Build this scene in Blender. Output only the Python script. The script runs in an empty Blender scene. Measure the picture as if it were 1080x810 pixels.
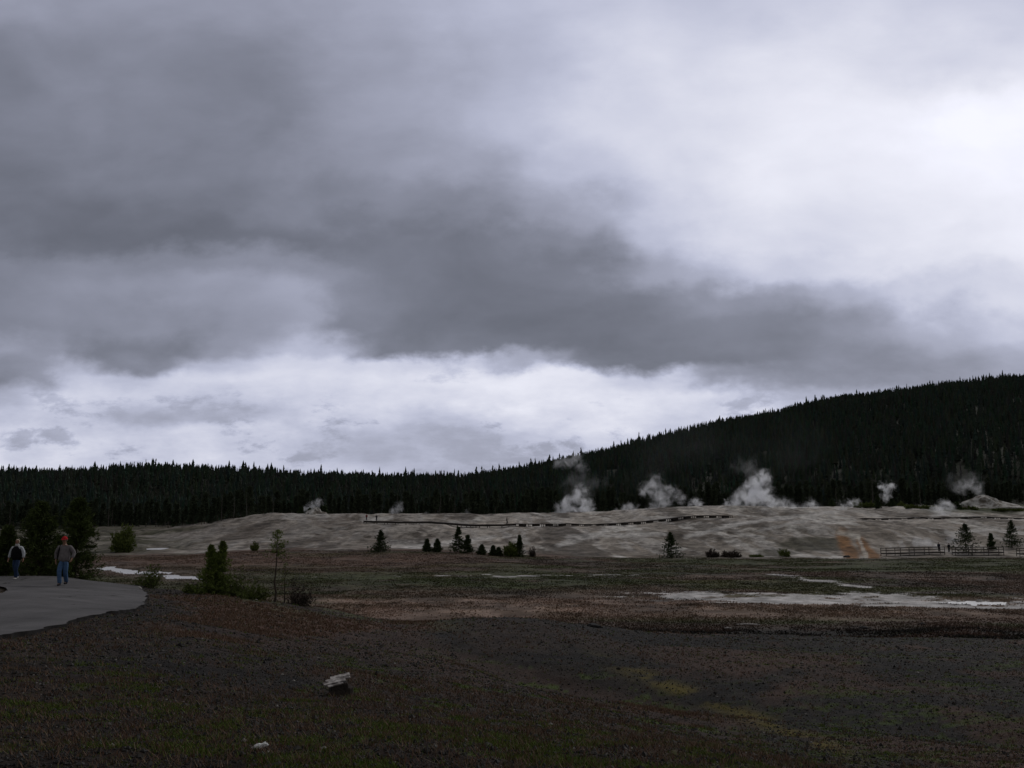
import bpy, bmesh, math, random
import numpy as np
from mathutils import Vector, Matrix
R = math.radians
PI = math.pi
scene = bpy.context.scene
col = scene.collection
rng = np.random.default_rng(7)
random.seed(7)

# ------------------------------------------------------------ camera
PITCH = math.atan(143 / 1080.0)
cam_d = bpy.data.cameras.new('camera'); cam = bpy.data.objects.new('camera', cam_d); col.objects.link(cam)
cam.location = (0, 0, 0); cam.rotation_euler = (PI / 2 + PITCH, 0, 0)
cam_d.sensor_width = 36; cam_d.lens = 36; cam_d.clip_start = 0.1; cam_d.clip_end = 12000
scene.camera = cam
scene.view_settings.view_transform = 'Standard'
scene.view_settings.look = 'None'
scene.view_settings.exposure = 0.0
scene.view_settings.gamma = 1.0
scene.view_settings.use_curve_mapping = False
try:
    scene.cycles.volume_step_rate = 1.0
    scene.cycles.volume_max_steps = 128
    scene.cycles.volume_bounces = 8
    scene.cycles.max_bounces = 10
    scene.cycles.diffuse_bounces = 3
except Exception:
    pass

SP, CP = math.sin(PITCH), math.cos(PITCH)
def pix(px, v):                      # slope across (x/y) and up (z/y) of a direction
    X = (px - 540) / 1080.0; Y = (405 - v) / 1080.0
    q = CP - SP * Y
    return X / q, (SP + CP * Y) / q

# ------------------------------------------------------------ world: Nishita sky behind an overcast of layered cloud
SUN_EL, SUN_AZ = R(38), R(32)        # azimuth from +Y towards +X
world = bpy.data.worlds.new('World'); scene.world = world
world.use_nodes = True
class NT:
    def __init__(s, nt): s.nt = nt; s.n = nt.nodes; s.l = nt.links
    def node(s, t, **kw):
        n = s.n.new(t)
        for k, v in kw.items(): setattr(n, k, v)
        return n
    def put(s, sock, v):
        if v is None: return
        if isinstance(v, bpy.types.NodeSocket): s.l.new(v, sock)
        else: sock.default_value = v
    def m(s, op, a, b=None, c=None, clamp=False):
        n = s.node('ShaderNodeMath', operation=op); n.use_clamp = clamp
        s.put(n.inputs[0], a); s.put(n.inputs[1], b)
        if c is not None: s.put(n.inputs[2], c)
        return n.outputs[0]
    def vm(s, op, a, b=None, out=0):
        n = s.node('ShaderNodeVectorMath', operation=op)
        s.put(n.inputs[0], a); s.put(n.inputs[1], b)
        return n.outputs[out]
    def xyz(s, x, y, z=0.0):
        n = s.node('ShaderNodeCombineXYZ'); s.put(n.inputs[0], x); s.put(n.inputs[1], y); s.put(n.inputs[2], z)
        return n.outputs[0]
    def noise(s, vec, scale, detail=4, rough=.5, dist=0.0):
        n = s.node('ShaderNodeTexNoise'); s.put(n.inputs['Vector'], vec); s.put(n.inputs['Scale'], scale)
        n.inputs['Detail'].default_value = detail; n.inputs['Roughness'].default_value = rough
        n.inputs['Distortion'].default_value = dist
        return n.outputs['Fac']
    def mr(s, v, a, b, c=0., d=1., smooth=True):
        n = s.node('ShaderNodeMapRange'); n.interpolation_type = 'SMOOTHSTEP' if smooth else 'LINEAR'
        s.put(n.inputs['Value'], v); s.put(n.inputs['From Min'], a); s.put(n.inputs['From Max'], b)
        s.put(n.inputs['To Min'], c); s.put(n.inputs['To Max'], d)
        return n.outputs[0]
    def mixf(s, f, a, b):
        n = s.node('ShaderNodeMix', data_type='FLOAT'); s.put(n.inputs[0], f); s.put(n.inputs[2], a); s.put(n.inputs[3], b)
        return n.outputs[0]
    def mixc(s, f, a, b, mode='MIX'):
        n = s.node('ShaderNodeMix', data_type='RGBA', blend_type=mode); s.put(n.inputs[0], f)
        s.put(n.inputs[6], a); s.put(n.inputs[7], b)
        return n.outputs[2]
    def ramp(s, f, stops, interp='LINEAR'):
        n = s.node('ShaderNodeValToRGB'); s.put(n.inputs[0], f); cr = n.color_ramp; cr.interpolation = interp
        while len(cr.elements) > 1: cr.elements.remove(cr.elements[-1])
        cr.elements[0].position = stops[0][0]; c0 = stops[0][1]
        cr.elements[0].color = c0 if isinstance(c0, tuple) else (c0, c0, c0, 1)
        for p, c in stops[1:]:
            e = cr.elements.new(p); e.color = c if isinstance(c, tuple) else (c, c, c, 1)
        return n.outputs[0]

W = NT(world.node_tree)
for n in list(W.n): W.n.remove(n)
tc = W.node('ShaderNodeTexCoord').outputs['Generated']
dirv = W.vm('NORMALIZE', tc)
sep = W.node('ShaderNodeSeparateXYZ'); W.put(sep.inputs[0], dirv)
dx, dy, dz = sep.outputs
yy = W.m('MAXIMUM', dy, 0.18)
U = W.m('DIVIDE', dx, yy); V = W.m('DIVIDE', dz, yy)
# clouds get thinner bands and smaller cells towards the horizon: coordinates on a flat cloud base
zc = W.m('ADD', W.m('MAXIMUM', dz, 0.0), 0.13)
base = W.xyz(W.m('DIVIDE', dx, zc), W.m('DIVIDE', dy, zc))
nbig = W.noise(base, 0.55, 5, .52, .3)
nb2 = W.noise(W.vm('ADD', base, (7.3, 3.1, 0)), 0.55, 5, .52, .3)
face = W.xyz(W.m('MULTIPLY', U, 1.0), W.m('MULTIPLY', V, 1.7))
nf1 = W.noise(face, 4.2, 5, .50, .0)
nf2 = W.noise(W.vm('ADD', face, (3.7, 8.1, 0)), 4.2, 5, .50, .0)
ff1 = W.noise(W.xyz(U, W.m('MULTIPLY', V, 1.5)), 15.0, 8, .60, .0)
ff2 = W.noise(W.vm('ADD', W.xyz(U, W.m('MULTIPLY', V, 1.5)), (5.7, 1.1, 0)), 15.0, 8, .60, .0)
amp = W.mr(V, 0.0, 0.25, 0.25, 1.0, False)
wu = W.m('ADD', U, W.m('ADD', W.m('MULTIPLY', W.m('SUBTRACT', ff1, .5), .075), W.m('MULTIPLY', W.m('SUBTRACT', nf1, .5), .17)))
wv0 = W.m('ADD', W.m('MULTIPLY', W.m('SUBTRACT', ff2, .5), .055), W.m('MULTIPLY', W.m('SUBTRACT', nf2, .5), .11))
wv = W.m('ADD', V, W.m('MULTIPLY', wv0, amp))
ROWS = {  # height in the photo -> brightness of the cloud along it
 -60: [(0, 150), (300, 150), (600, 175), (1080, 190)],
 0:   [(0, 130), (130, 126), (260, 128), (400, 145), (540, 168), (680, 186), (800, 196), (950, 196), (1080, 192)],
 60:  [(0, 116), (130, 118), (260, 116), (400, 136), (540, 168), (700, 205), (820, 216), (950, 214), (1080, 214)],
 120: [(0, 108), (130, 116), (260, 112), (400, 138), (540, 170), (660, 210), (800, 226), (940, 230), (1040, 246), (1080, 246)],
 180: [(0, 98), (130, 106), (260, 106), (400, 132), (500, 140), (620, 180), (720, 212), (850, 232), (1000, 238), (1080, 236)],
 225: [(0, 90), (130, 88), (260, 96), (380, 116), (480, 112), (600, 140), (700, 196), (850, 222), (1000, 234), (1080, 232)],
 255: [(0, 92), (130, 84), (260, 84), (400, 96), (500, 96), (600, 118), (680, 172), (800, 208), (950, 228), (1080, 230)],
 285: [(0, 116), (90, 118), (180, 120), (270, 120), (330, 122), (400, 98), (500, 90), (600, 96), (690, 142), (800, 186), (950, 220), (1080, 226)],
 315: [(0, 112), (100, 126), (220, 134), (300, 140), (360, 112), (440, 92), (560, 88), (660, 102), (760, 124), (880, 160), (980, 190), (1080, 208)],
 345: [(0, 116), (80, 120), (160, 120), (250, 132), (310, 138), (355, 106), (450, 94), (560, 86), (680, 94), (780, 108), (880, 126), (980, 150), (1080, 172)],
 370: [(0, 136), (60, 128), (110, 98), (170, 98), (225, 132), (290, 168), (350, 166), (420, 104), (540, 92), (660, 92), (780, 104), (870, 114), (1000, 132), (1080, 146)],
 386: [(0, 122), (40, 128), (70, 160), (120, 108), (165, 112), (220, 166), (300, 206), (400, 208), (480, 190), (560, 148), (620, 104), (700, 98), (780, 100), (880, 116), (1080, 136)],
 402: [(0, 112), (40, 124), (75, 176), (140, 168), (200, 186), (300, 212), (430, 222), (600, 226), (700, 200), (760, 128), (860, 120), (1080, 138)],
 420: [(0, 150), (60, 188), (160, 192), (230, 168), (300, 206), (430, 214), (600, 222), (720, 224), (790, 190), (860, 150), (1080, 150)],
 440: [(0, 172), (90, 186), (180, 152), (240, 138), (310, 168), (350, 200), (430, 168), (480, 176), (560, 206), (680, 214), (1080, 190)],
 455: [(0, 200), (70, 196), (150, 200), (230, 182), (310, 196), (360, 166), (450, 152), (540, 168), (640, 196), (1080, 190)],
 472: [(0, 216), (40, 188), (90, 210), (200, 196), (300, 180), (400, 150), (480, 150), (560, 172), (1080, 180)],
 492: [(0, 208), (200, 196), (400, 166), (500, 160), (600, 176), (1080, 180)],
 520: [(0, 196), (540, 170), (1080, 180)],
}
L = None; prev_w = None
for v in sorted(ROWS, reverse=True):
    _, w = pix(540, v)
    f = W.m('DIVIDE', W.m('ADD', wu, 0.8), 1.6)
    stops = [((pix(px, v)[0] + .8) / 1.6, float(np.interp(lum, [84, 90, 116, 136, 178, 205, 235, 255], [108, 114, 132, 156, 196, 212, 239, 255])) / 255.) for px, lum in ROWS[v]]
    rmp = W.ramp(f, stops, 'EASE')
    sc = W.node('ShaderNodeRGBToBW'); W.put(sc.inputs[0], rmp); r = sc.outputs[0]
    if L is None: L = r
    else: L = W.mixf(W.mr(wv, prev_w, w), L, r)
    prev_w = w
# small scale billow
nd = W.noise(face, 7.0, 5, .48, .3)
nd2 = W.noise(W.xyz(U, W.m('MULTIPLY', V, 2.6)), 14.0, 8, .60, .1)
L = W.m('ADD', L, W.m('MULTIPLY', W.m('SUBTRACT', nd, .5), .17))
lowband = W.mr(V, .07, .20, 1.0, 0.10)
L = W.m('ADD', L, W.m('MULTIPLY', W.m('MULTIPLY', W.m('SUBTRACT', nd2, .5), .30), lowband))
nd3 = W.noise(W.xyz(U, W.m('MULTIPLY', V, 2.3), 4.4), 10.0, 10, .66, .1)
patch = W.mr(W.m('ADD', nd3, W.m('MULTIPLY', W.m('SUBTRACT', .06, V), .8)), .50, .62)
L = W.m('SUBTRACT', L, W.m('MULTIPLY', W.m('MULTIPLY', patch, .15), W.m('MULTIPLY', lowband, W.mr(L, .62, .80))))
# rest of the sky: heavy overcast
gen = W.mr(W.noise(base, 0.7, 6, .55, .4), .3, .7, .33, .55)
fr = W.m('MULTIPLY', W.mr(dy, .30, .62), W.mr(V, .95, .56))
Lum = W.mixf(fr, gen, L)
Lum = W.m('MINIMUM', W.m('MAXIMUM', Lum, .05), .985)
lin = W.m('POWER', Lum, 2.2)
tint = W.mixc(W.mr(Lum, .33, .62), (.925, .985, 1.22, 1), (.94, .985, 1.25, 1))
tint = W.mixc(W.mr(Lum, .70, .95), tint, (.975, .985, 1.10, 1))
tint = W.mixc(fr, (1.0, .985, .98, 1), tint)
cloud = W.mixc(1.0, tint, W.xyz(lin, lin, lin), 'MULTIPLY')
sky = W.node('ShaderNodeTexSky', sky_type='NISHITA'); sky.sun_disc = False
sky.sun_elevation = SUN_EL; sky.sun_rotation = SUN_AZ
bgS = W.node('ShaderNodeBackground'); W.put(bgS.inputs[0], sky.outputs[0]); bgS.inputs[1].default_value = .06
bgC = W.node('ShaderNodeBackground'); W.put(bgC.inputs[0], cloud); bgC.inputs[1].default_value = 1.0
mx = W.node('ShaderNodeMixShader'); mx.inputs[0].default_value = .97
W.l.new(bgS.outputs[0], mx.inputs[1]); W.l.new(bgC.outputs[0], mx.inputs[2])
out = W.node('ShaderNodeOutputWorld'); W.l.new(mx.outputs[0], out.inputs[0])

sun_d = bpy.data.lights.new('sun', 'SUN'); sun_d.energy = 0.85; sun_d.angle = R(20); sun_d.color = (1, .97, .92)
sun = bpy.data.objects.new('sun', sun_d); col.objects.link(sun)
sd = Vector((math.sin(SUN_AZ) * math.cos(SUN_EL), math.cos(SUN_AZ) * math.cos(SUN_EL), math.sin(SUN_EL)))
sun.rotation_euler = sd.to_track_quat('Z', 'Y').to_euler()

# ------------------------------------------------------------ numpy noise
_perm = rng.random((256, 256))
def vnoise(x, y):
    xi = np.floor(x).astype(int); yi = np.floor(y).astype(int); fx = x - xi; fy = y - yi
    fx = fx * fx * (3 - 2 * fx); fy = fy * fy * (3 - 2 * fy)
    a = _perm[xi & 255, yi & 255]; b = _perm[(xi + 1) & 255, yi & 255]
    c = _perm[xi & 255, (yi + 1) & 255]; d = _perm[(xi + 1) & 255, (yi + 1) & 255]
    return (a * (1 - fx) + b * fx) * (1 - fy) + (c * (1 - fx) + d * fx) * fy
def fbm(x, y, o=5, g=.5):
    s = 0; a = 1; t = 0
    for i in range(o):
        s = s + a * vnoise(x * 2 ** i + 17.3 * i, y * 2 ** i + 5.1 * i); t += a; a *= g
    return s / t
def sst(x, a, b):
    t = np.clip((x - a) / (b - a), 0, 1); return t * t * (3 - 2 * t)

# ------------------------------------------------------------ terrain height
PXC = np.array([-900, -300, 0, 150, 300, 450, 600, 750, 900, 1080, 1400, 2000], float)
TAB = [
 (-60, [-1.6]*12),
 (2,   [-1.6]*12),
 (7,   [-1.6,-1.62,-1.65,-1.65,-1.65,-1.68,-1.72,-1.78,-1.9,-2.0,-2.1,-2.2]),
 (12,  [-1.7,-1.75,-1.8,-1.9,-2.05,-2.2,-2.4,-2.6,-2.8,-3.0,-3.1,-3.2]),
 (20,  [-1.9,-2.0,-2.1,-2.25,-2.6,-2.95,-3.4,-3.9,-4.1,-4.2,-4.3,-4.4]),
 (30,  [-2.1,-2.2,-2.3,-2.6,-3.2,-3.8,-4.75,-4.9,-5.0,-5.05,-5.1,-5.1]),
 (38,  [-2.3,-2.35,-2.5,-2.8,-3.4,-4.3,-4.7,-5.0,-5.25,-5.4,-5.5,-5.5]),
 (46,  [-2.5,-2.5,-2.55,-3.0,-3.6,-4.7,-4.9,-5.4,-5.7,-5.8,-5.9,-5.9]),
 (55,  [-3.5,-3.4,-3.3,-4.2,-5.0,-5.6,-5.7,-6.0,-6.2,-6.4,-6.5,-6.5]),
 (65,  [-6.0,-6.0,-6.0,-6.4,-6.8,-6.9,-7.0,-7.0,-7.0,-7.0,-7.1,-7.1]),
 (75,  [-7.4]*12),
 (160, [-7.4]*12),
 (200, [-7.2,-7.2,-7.2,-7.0,-6.1,-6.1,-7.3,-7.4,-7.4,-7.4,-7.4,-7.4]),
 (207, [-7.2,-7.2,-7.2,-7.0,-5.95,-5.95,-7.1,-7.3,-7.3,-7.4,-7.4,-7.4]),
 (235, [-7.1,-7.1,-7.1,-6.9,-5.2,-4.5,-4.4,-4.0,-3.4,-4.0,-4.0,-4.0]),
 (270, [-6.3,-6.3,-6.3,-6.0,-3.0,-1.8,-2.2,-1.0,-.6,-1.0,-1.0,-1.0]),
 (300, [-5.5,-5.5,-5.5,-5.0,-.9,-.3,-.6,1.2,.6,.3,.3,.3]),
 (335, [-4.8,-4.8,-4.8,-4.0,1.7,1.4,2.0,4.2,3.2,3.0,3.0,3.0]),
 (365, [-4.3,-4.3,-4.3,-3.2,1.2,1.2,1.5,3.8,4.2,4.5,5,5]),
 (420, [-3,-3,-3,-2.6,0,0,1,3,5,7,8,8]),
 (470, [1,1,1,0,3,4,8,14,20,26,30,30]),
 (650, [22,22,22,23,21,18,26,38,50,62,75,80]),
 (800, [24,24,24,24,22,20,38,62,82,98,120,140]),
 (900, [24,24,24,24,22,20,42,74,97,115,150,170]),
 (1000,[22,22,22,22,20,18,40,76,110,130,175,200]),
 (1200,[20,20,20,20,18,15,35,70,112,138,190,230]),
 (1700,[10,10,10,10,10,10,20,50,80,100,150,180]),
 (7000,[0]*12),
]
def pchip(xs, ys, xq):
    h = np.diff(xs); dl = np.diff(ys, axis=0) / h[:, None]
    m = np.zeros_like(ys)
    a, b = dl[:-1], dl[1:]
    with np.errstate(divide='ignore', invalid='ignore'):
        hm = np.where(a * b > 0, 2 * a * b / (a + b), 0)
    m[1:-1] = hm; m[0] = dl[0]; m[-1] = dl[-1]
    i = np.clip(np.searchsorted(xs, xq) - 1, 0, len(xs) - 2)
    t = ((xq - xs[i]) / h[i])[:, None]; H = h[i][:, None]
    return (ys[i] * (1 + 2*t) * (1-t)**2 + m[i] * H * t * (1-t)**2 + ys[i+1] * t*t*(3-2*t) + m[i+1] * H * t*t*(t-1))
_d = np.array([r[0] for r in TAB], float); _z = np.array([r[1] for r in TAB], float)
_s = lambda d: np.log(np.maximum(d, -60) + 75.0)     # distance axis of the fine table
SG = np.linspace(_s(-60.), _s(7000.), 1400); DG = np.exp(SG) - 75
ZD = pchip(_d, _z, DG)
UC = np.array([pix(p, 600)[0] for p in PXC]); UG = np.linspace(UC[0], UC[-1], 500)
ZT = pchip(UC, ZD.T.copy(), UG).T
def proj(x, y, z):                                   # where a point falls in the photo
    yc = y * CP + z * SP; zc = -y * SP + z * CP
    yc = np.maximum(yc, .01)
    return 540 + 1080 * x / yc, 405 - 1080 * zc / yc
def pool_mask(x, y):
    """shallow runoff pools on the flat: the ground dips below the water sheet here"""
    n = fbm(x / 4.0 + 40, y / 6.0, 6, .66)
    px, v = proj(x, y, -7.4 + 0 * x)
    a = np.exp(-((px - 150) / 75) ** 4) * np.exp(-((v - (594 + (px - 60) * .10)) / 6.0) ** 2)
    m1 = sst(n + .48 * a, .84, .90) * (a > .05)
    b = np.exp(-((px - 430) / 110) ** 2) * np.exp(-((v - 607) / 1.6) ** 2)
    m2 = sst(n + .27 * b, .80, .90) * (b > .05)
    c = sst(px, 780, 850) * np.exp(-((v - (627 + sst(px, 880, 1080) * 9)) / 5.0) ** 2)
    m3 = sst(n + .33 * c, .78, .88) * (c > .05)
    return np.maximum(np.maximum(m1, m2), m3)
def river_mask(x, y):
    px, v = proj(x, y, -6.75 + 0 * x)
    c = 578 - (px - 175) * .03
    return np.exp(-((v - c) / 1.4) ** 4) * sst(px, 150, 160) * (1 - sst(px, 192, 205))
def height(x, y, detail=True):
    x = np.asarray(x, float); y = np.asarray(y, float)
    yq = np.clip(y, -59, 6900)
    den = np.maximum(yq, 4.0)
    u = np.clip(x / den, UG[0], UG[-1] - 1e-6)
    fi = np.clip((_s(yq) - SG[0]) / (SG[1] - SG[0]), 0, len(SG) - 1.001); i = fi.astype(int); fi = fi - i
    fj = np.clip((u - UG[0]) / (UG[1] - UG[0]), 0, len(UG) - 1.001); j = fj.astype(int); fj = fj - j
    z = (ZT[i, j] * (1-fi) + ZT[i+1, j] * fi) * (1-fj) + (ZT[i, j+1] * (1-fi) + ZT[i+1, j+1] * fi) * fj
    if detail:
        near = 1 - sst(y, 60, 80)
        flat = sst(y, 65, 80) * (1 - sst(y, 195, 215))
        mound = sst(y, 205, 235) * (1 - sst(y, 420, 470))
        far = sst(y, 430, 520)
        uu_ = x / np.maximum(y, 1)
        z = z + 1.5 * np.exp(-((uu_ - .285) / .095) ** 2 - ((y - 262) / 17) ** 2) - 1.0 * np.exp(-((uu_ - .30) / .13) ** 2 - ((y - 298) / 13) ** 2) + .9 * np.exp(-((uu_ - .08) / .06) ** 2 - ((y - 255) / 15) ** 2)
        z = z + near * ((fbm(x / 5, y / 5, 3) - .5) * .35 * sst(y, 3, 14) + .55 * np.exp(-((x + .3) / 4.0) ** 2 - ((y - 46) / 5.5) ** 2) - .35 * np.exp(-((y - 33 + x * .9) / 3.2) ** 2) * sst(x, -4, 0) * (1 - sst(x, 10, 14)) + (fbm(x / .5 + 9, y / .5, 4, .6) - .5) * .10)
        z = z + flat * (fbm(x / 7, y / 9, 4) - .5) * .28
        lay = fbm(x / 30 + 3, y / 16.0 + z * .3, 5, .55)
        rid = 1 - np.abs(2 * fbm(x / 16 + 8 + y * .01, y / 26 + 2, 4) - 1)
        z = z + mound * ((lay - .5) * 1.7 + (rid - .8) * 1.8 + (fbm(x / 3, y / 3, 3) - .5) * .3)
        z = z + far * (fbm(x / 60, y / 60, 4) - .5) * 7 + 2.4 * sst(y, 460, 620)
        band = (y > 75) & (y < 300)
        if np.any(band):
            z = z - np.where(band, pool_mask(x, y) * .45 + river_mask(x, y) * 1.3, 0)
    return z
def hz(x, y): return float(height(np.array([x]), np.array([y]))[0])
_dd = np.concatenate([np.linspace(4, 80, 800), np.linspace(80, 1300, 4000)])
def at(px, v, dmin=4.0, dmax=1300):
    """ground point seen at this place of the photo"""
    u, w = pix(px, v)
    d = _dd[(_dd >= dmin) & (_dd <= dmax)]
    h = height(u * d, d)
    k = np.nonzero(w * d <= h)[0]
    k = k[0] if len(k) else len(d) - 1
    return Vector((u * d[k], d[k], h[k]))
def on(px, d, v=600):                                # ground point of a column at a known distance
    u, _ = pix(px, v); return Vector((u * d, d, hz(u * d, d)))

# ------------------------------------------------------------ helpers
def tag(o, label=None, cat=None, group=None, kind=None):
    for k, val in (('label', label), ('category', cat), ('group', group), ('kind', kind)):
        if val: o[k] = val
    return o
def empty(name, loc, rz=0, label=None, cat=None, group=None):
    o = bpy.data.objects.new(name, None); col.objects.link(o); o.location = loc; o.rotation_euler[2] = rz
    o.empty_display_size = .3
    return tag(o, label, cat, group)
def np_mesh(name, verts, faces, smooth=False):
    """faces: (n,3) or (n,4) array"""
    me = bpy.data.meshes.new(name)
    verts = np.ascontiguousarray(verts, dtype=np.float32); faces = np.ascontiguousarray(faces, dtype=np.int32)
    k = faces.shape[1]
    me.vertices.add(len(verts)); me.vertices.foreach_set('co', verts.ravel())
    me.loops.add(faces.size); me.loops.foreach_set('vertex_index', faces.ravel())
    me.polygons.add(len(faces)); me.polygons.foreach_set('loop_start', np.arange(0, faces.size, k, dtype=np.int32))
    me.polygons.foreach_set('loop_total', np.full(len(faces), k, dtype=np.int32))
    me.polygons.foreach_set('use_smooth', np.full(len(faces), smooth))
    me.update(calc_edges=True); me.validate()
    return me
def colour_attr(me, name, arr):
    a = me.color_attributes.new(name, 'FLOAT_COLOR', 'POINT')
    c = np.ones((len(me.vertices), 4), np.float32); c[:, :3] = arr
    a.data.foreach_set('color', c.ravel())
def obj(name, me, mat=None, parent=None):
    o = bpy.data.objects.new(name, me); col.objects.link(o)
    if mat is not None and not me.materials: me.materials.append(mat)
    if parent is not None: o.parent = parent
    return o
def bm_obj(name, bm, mat, parent=None, smooth=False):
    me = bpy.data.meshes.new(name); bm.normal_update(); bm.to_mesh(me); bm.free()
    if smooth: me.polygons.foreach_set('use_smooth', np.full(len(me.polygons), True))
    return obj(name, me, mat, parent)
def mat(name, color, rough=.9, spec=.2, attr=None, nscale=None, namp=.35, bump=0, bscale=None, metal=0, coord='Object', color2=None):
    m = bpy.data.materials.new(name); m.use_nodes = True; T = NT(m.node_tree)
    b = T.n['Principled BSDF']; b.inputs['Roughness'].default_value = rough
    b.inputs['Specular IOR Level'].default_value = spec; b.inputs['Metallic'].default_value = metal
    c = (*color, 1)
    if attr:
        a = T.node('ShaderNodeAttribute', attribute_name=attr); c = a.outputs['Color']
        if color != (1, 1, 1): c = T.mixc(1.0, c, (*color, 1), 'MULTIPLY')
    tcx = T.node('ShaderNodeTexCoord').outputs[coord]
    if nscale:
        n = T.noise(tcx, nscale, 5, .6)
        if color2: c = T.mixc(T.mr(n, .38, .62), c, (*color2, 1))
        else:
            f = T.mr(n, .25, .75, 1 - namp, 1 + namp, False); c = T.mixc(1.0, c, T.xyz(f, f, f), 'MULTIPLY')
    T.put(b.inputs['Base Color'], c)
    if bump:
        bn = T.node('ShaderNodeBump'); bn.inputs['Strength'].default_value = 1; bn.inputs['Distance'].default_value = bump
        T.put(bn.inputs['Height'], T.noise(tcx, bscale or nscale or 10, 6, .6)); T.put(b.inputs['Normal'], bn.outputs[0])
    return m
def add_box(bm, c, s, rz=0, rx=0, ry=0, bev=0):
    M = Matrix.Translation(c) @ Matrix.Rotation(rz, 4, 'Z') @ Matrix.Rotation(ry, 4, 'Y') @ Matrix.Rotation(rx, 4, 'X') @ Matrix.Diagonal((*s, 1))
    g = bmesh.ops.create_cube(bm, size=1, matrix=M)
    if bev:
        es = list({e for v in g['verts'] for e in v.link_edges})
        bmesh.ops.bevel(bm, geom=es, offset=bev, segments=2, affect='EDGES', profile=.5)
def tube_arrays(pts, rad, n=6):
    pts = np.asarray(pts, float); V = []; F = []
    for i, p in enumerate(pts):
        d = pts[min(i+1, len(pts)-1)] - pts[max(i-1, 0)]; d = d / (np.linalg.norm(d) + 1e-9)
        a = np.cross(d, [.31, .95, .05]); a /= np.linalg.norm(a) + 1e-9; b = np.cross(d, a)
        t = np.arange(n) / n * 2 * PI
        V.append(p + rad[i] * (np.cos(t)[:, None] * a + np.sin(t)[:, None] * b))
    for i in range(len(pts) - 1):
        for k in range(n):
            F.append([i*n+k, i*n+(k+1) % n, (i+1)*n+(k+1) % n, (i+1)*n+k])
    return np.concatenate(V), np.array(F)
class Acc:
    def __init__(s): s.V = []; s.F = []; s.n = 0
    def add(s, V, F): s.V.append(np.asarray(V)); s.F.append(np.asarray(F) + s.n); s.n += len(V)
    def tube(s, pts, rad, n=6): s.add(*tube_arrays(pts, rad, n))
    def mesh(s, name, smooth=False): return np_mesh(name, np.concatenate(s.V), np.concatenate(s.F), smooth)

# ------------------------------------------------------------ ground
def build_ground():
    dr = [np.linspace(-60, 2, 20), np.exp(np.linspace(math.log(2.2), math.log(70), 380)), np.arange(70.4, 200, .55), np.arange(200, 372, .5),
          np.linspace(373, 480, 60), np.exp(np.linspace(math.log(484), math.log(1300), 70)), np.exp(np.linspace(math.log(1400), math.log(6500), 14))]
    D = np.concatenate(dr)
    uu = np.concatenate([np.linspace(-1.7, -.62, 60), np.linspace(-.615, .615, 940), np.linspace(.62, 1.7, 60)])
    UU, DD = np.meshgrid(uu, D)
    X = UU * (np.maximum(DD, 0) * 1.0 + 12 * np.exp(-np.maximum(DD, 0) / 8)) ; Y = DD
    Z = height(X, Y)
    nr, nc = X.shape
    idx = np.arange(nr * nc).reshape(nr, nc)
    F = np.stack([idx[:-1, :-1], idx[:-1, 1:], idx[1:, 1:], idx[1:, :-1]], -1).reshape(-1, 4)
    x, y, z = X.ravel(), Y.ravel(), Z.ravel()
    me = np_mesh('ground', np.stack([x, y, z], -1), F, True)
    colour_attr(me, 'albedo', albedo(x, y, z))
    return me
def C(*a): return np.array(a)
def lerp(a, b, t): return a * (1 - t[:, None]) + b * t[:, None]
GREENW = lambda x, y: sst(fbm(x / .9 + 60, y / .8 + 4, 4, .6) * .7 + fbm(x / 5 + 6, y / 5 + 44, 3) * .3, .545, .60) * sst(fbm(x / .28 + 6, y / .22 + 44, 3), .38, .56)      # where green turf grows in the foreground
REDW = lambda x, y: sst(fbm(x / 4.0 + 11, y / 5.0 + 77, 5, .55), .44, .6)
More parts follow.
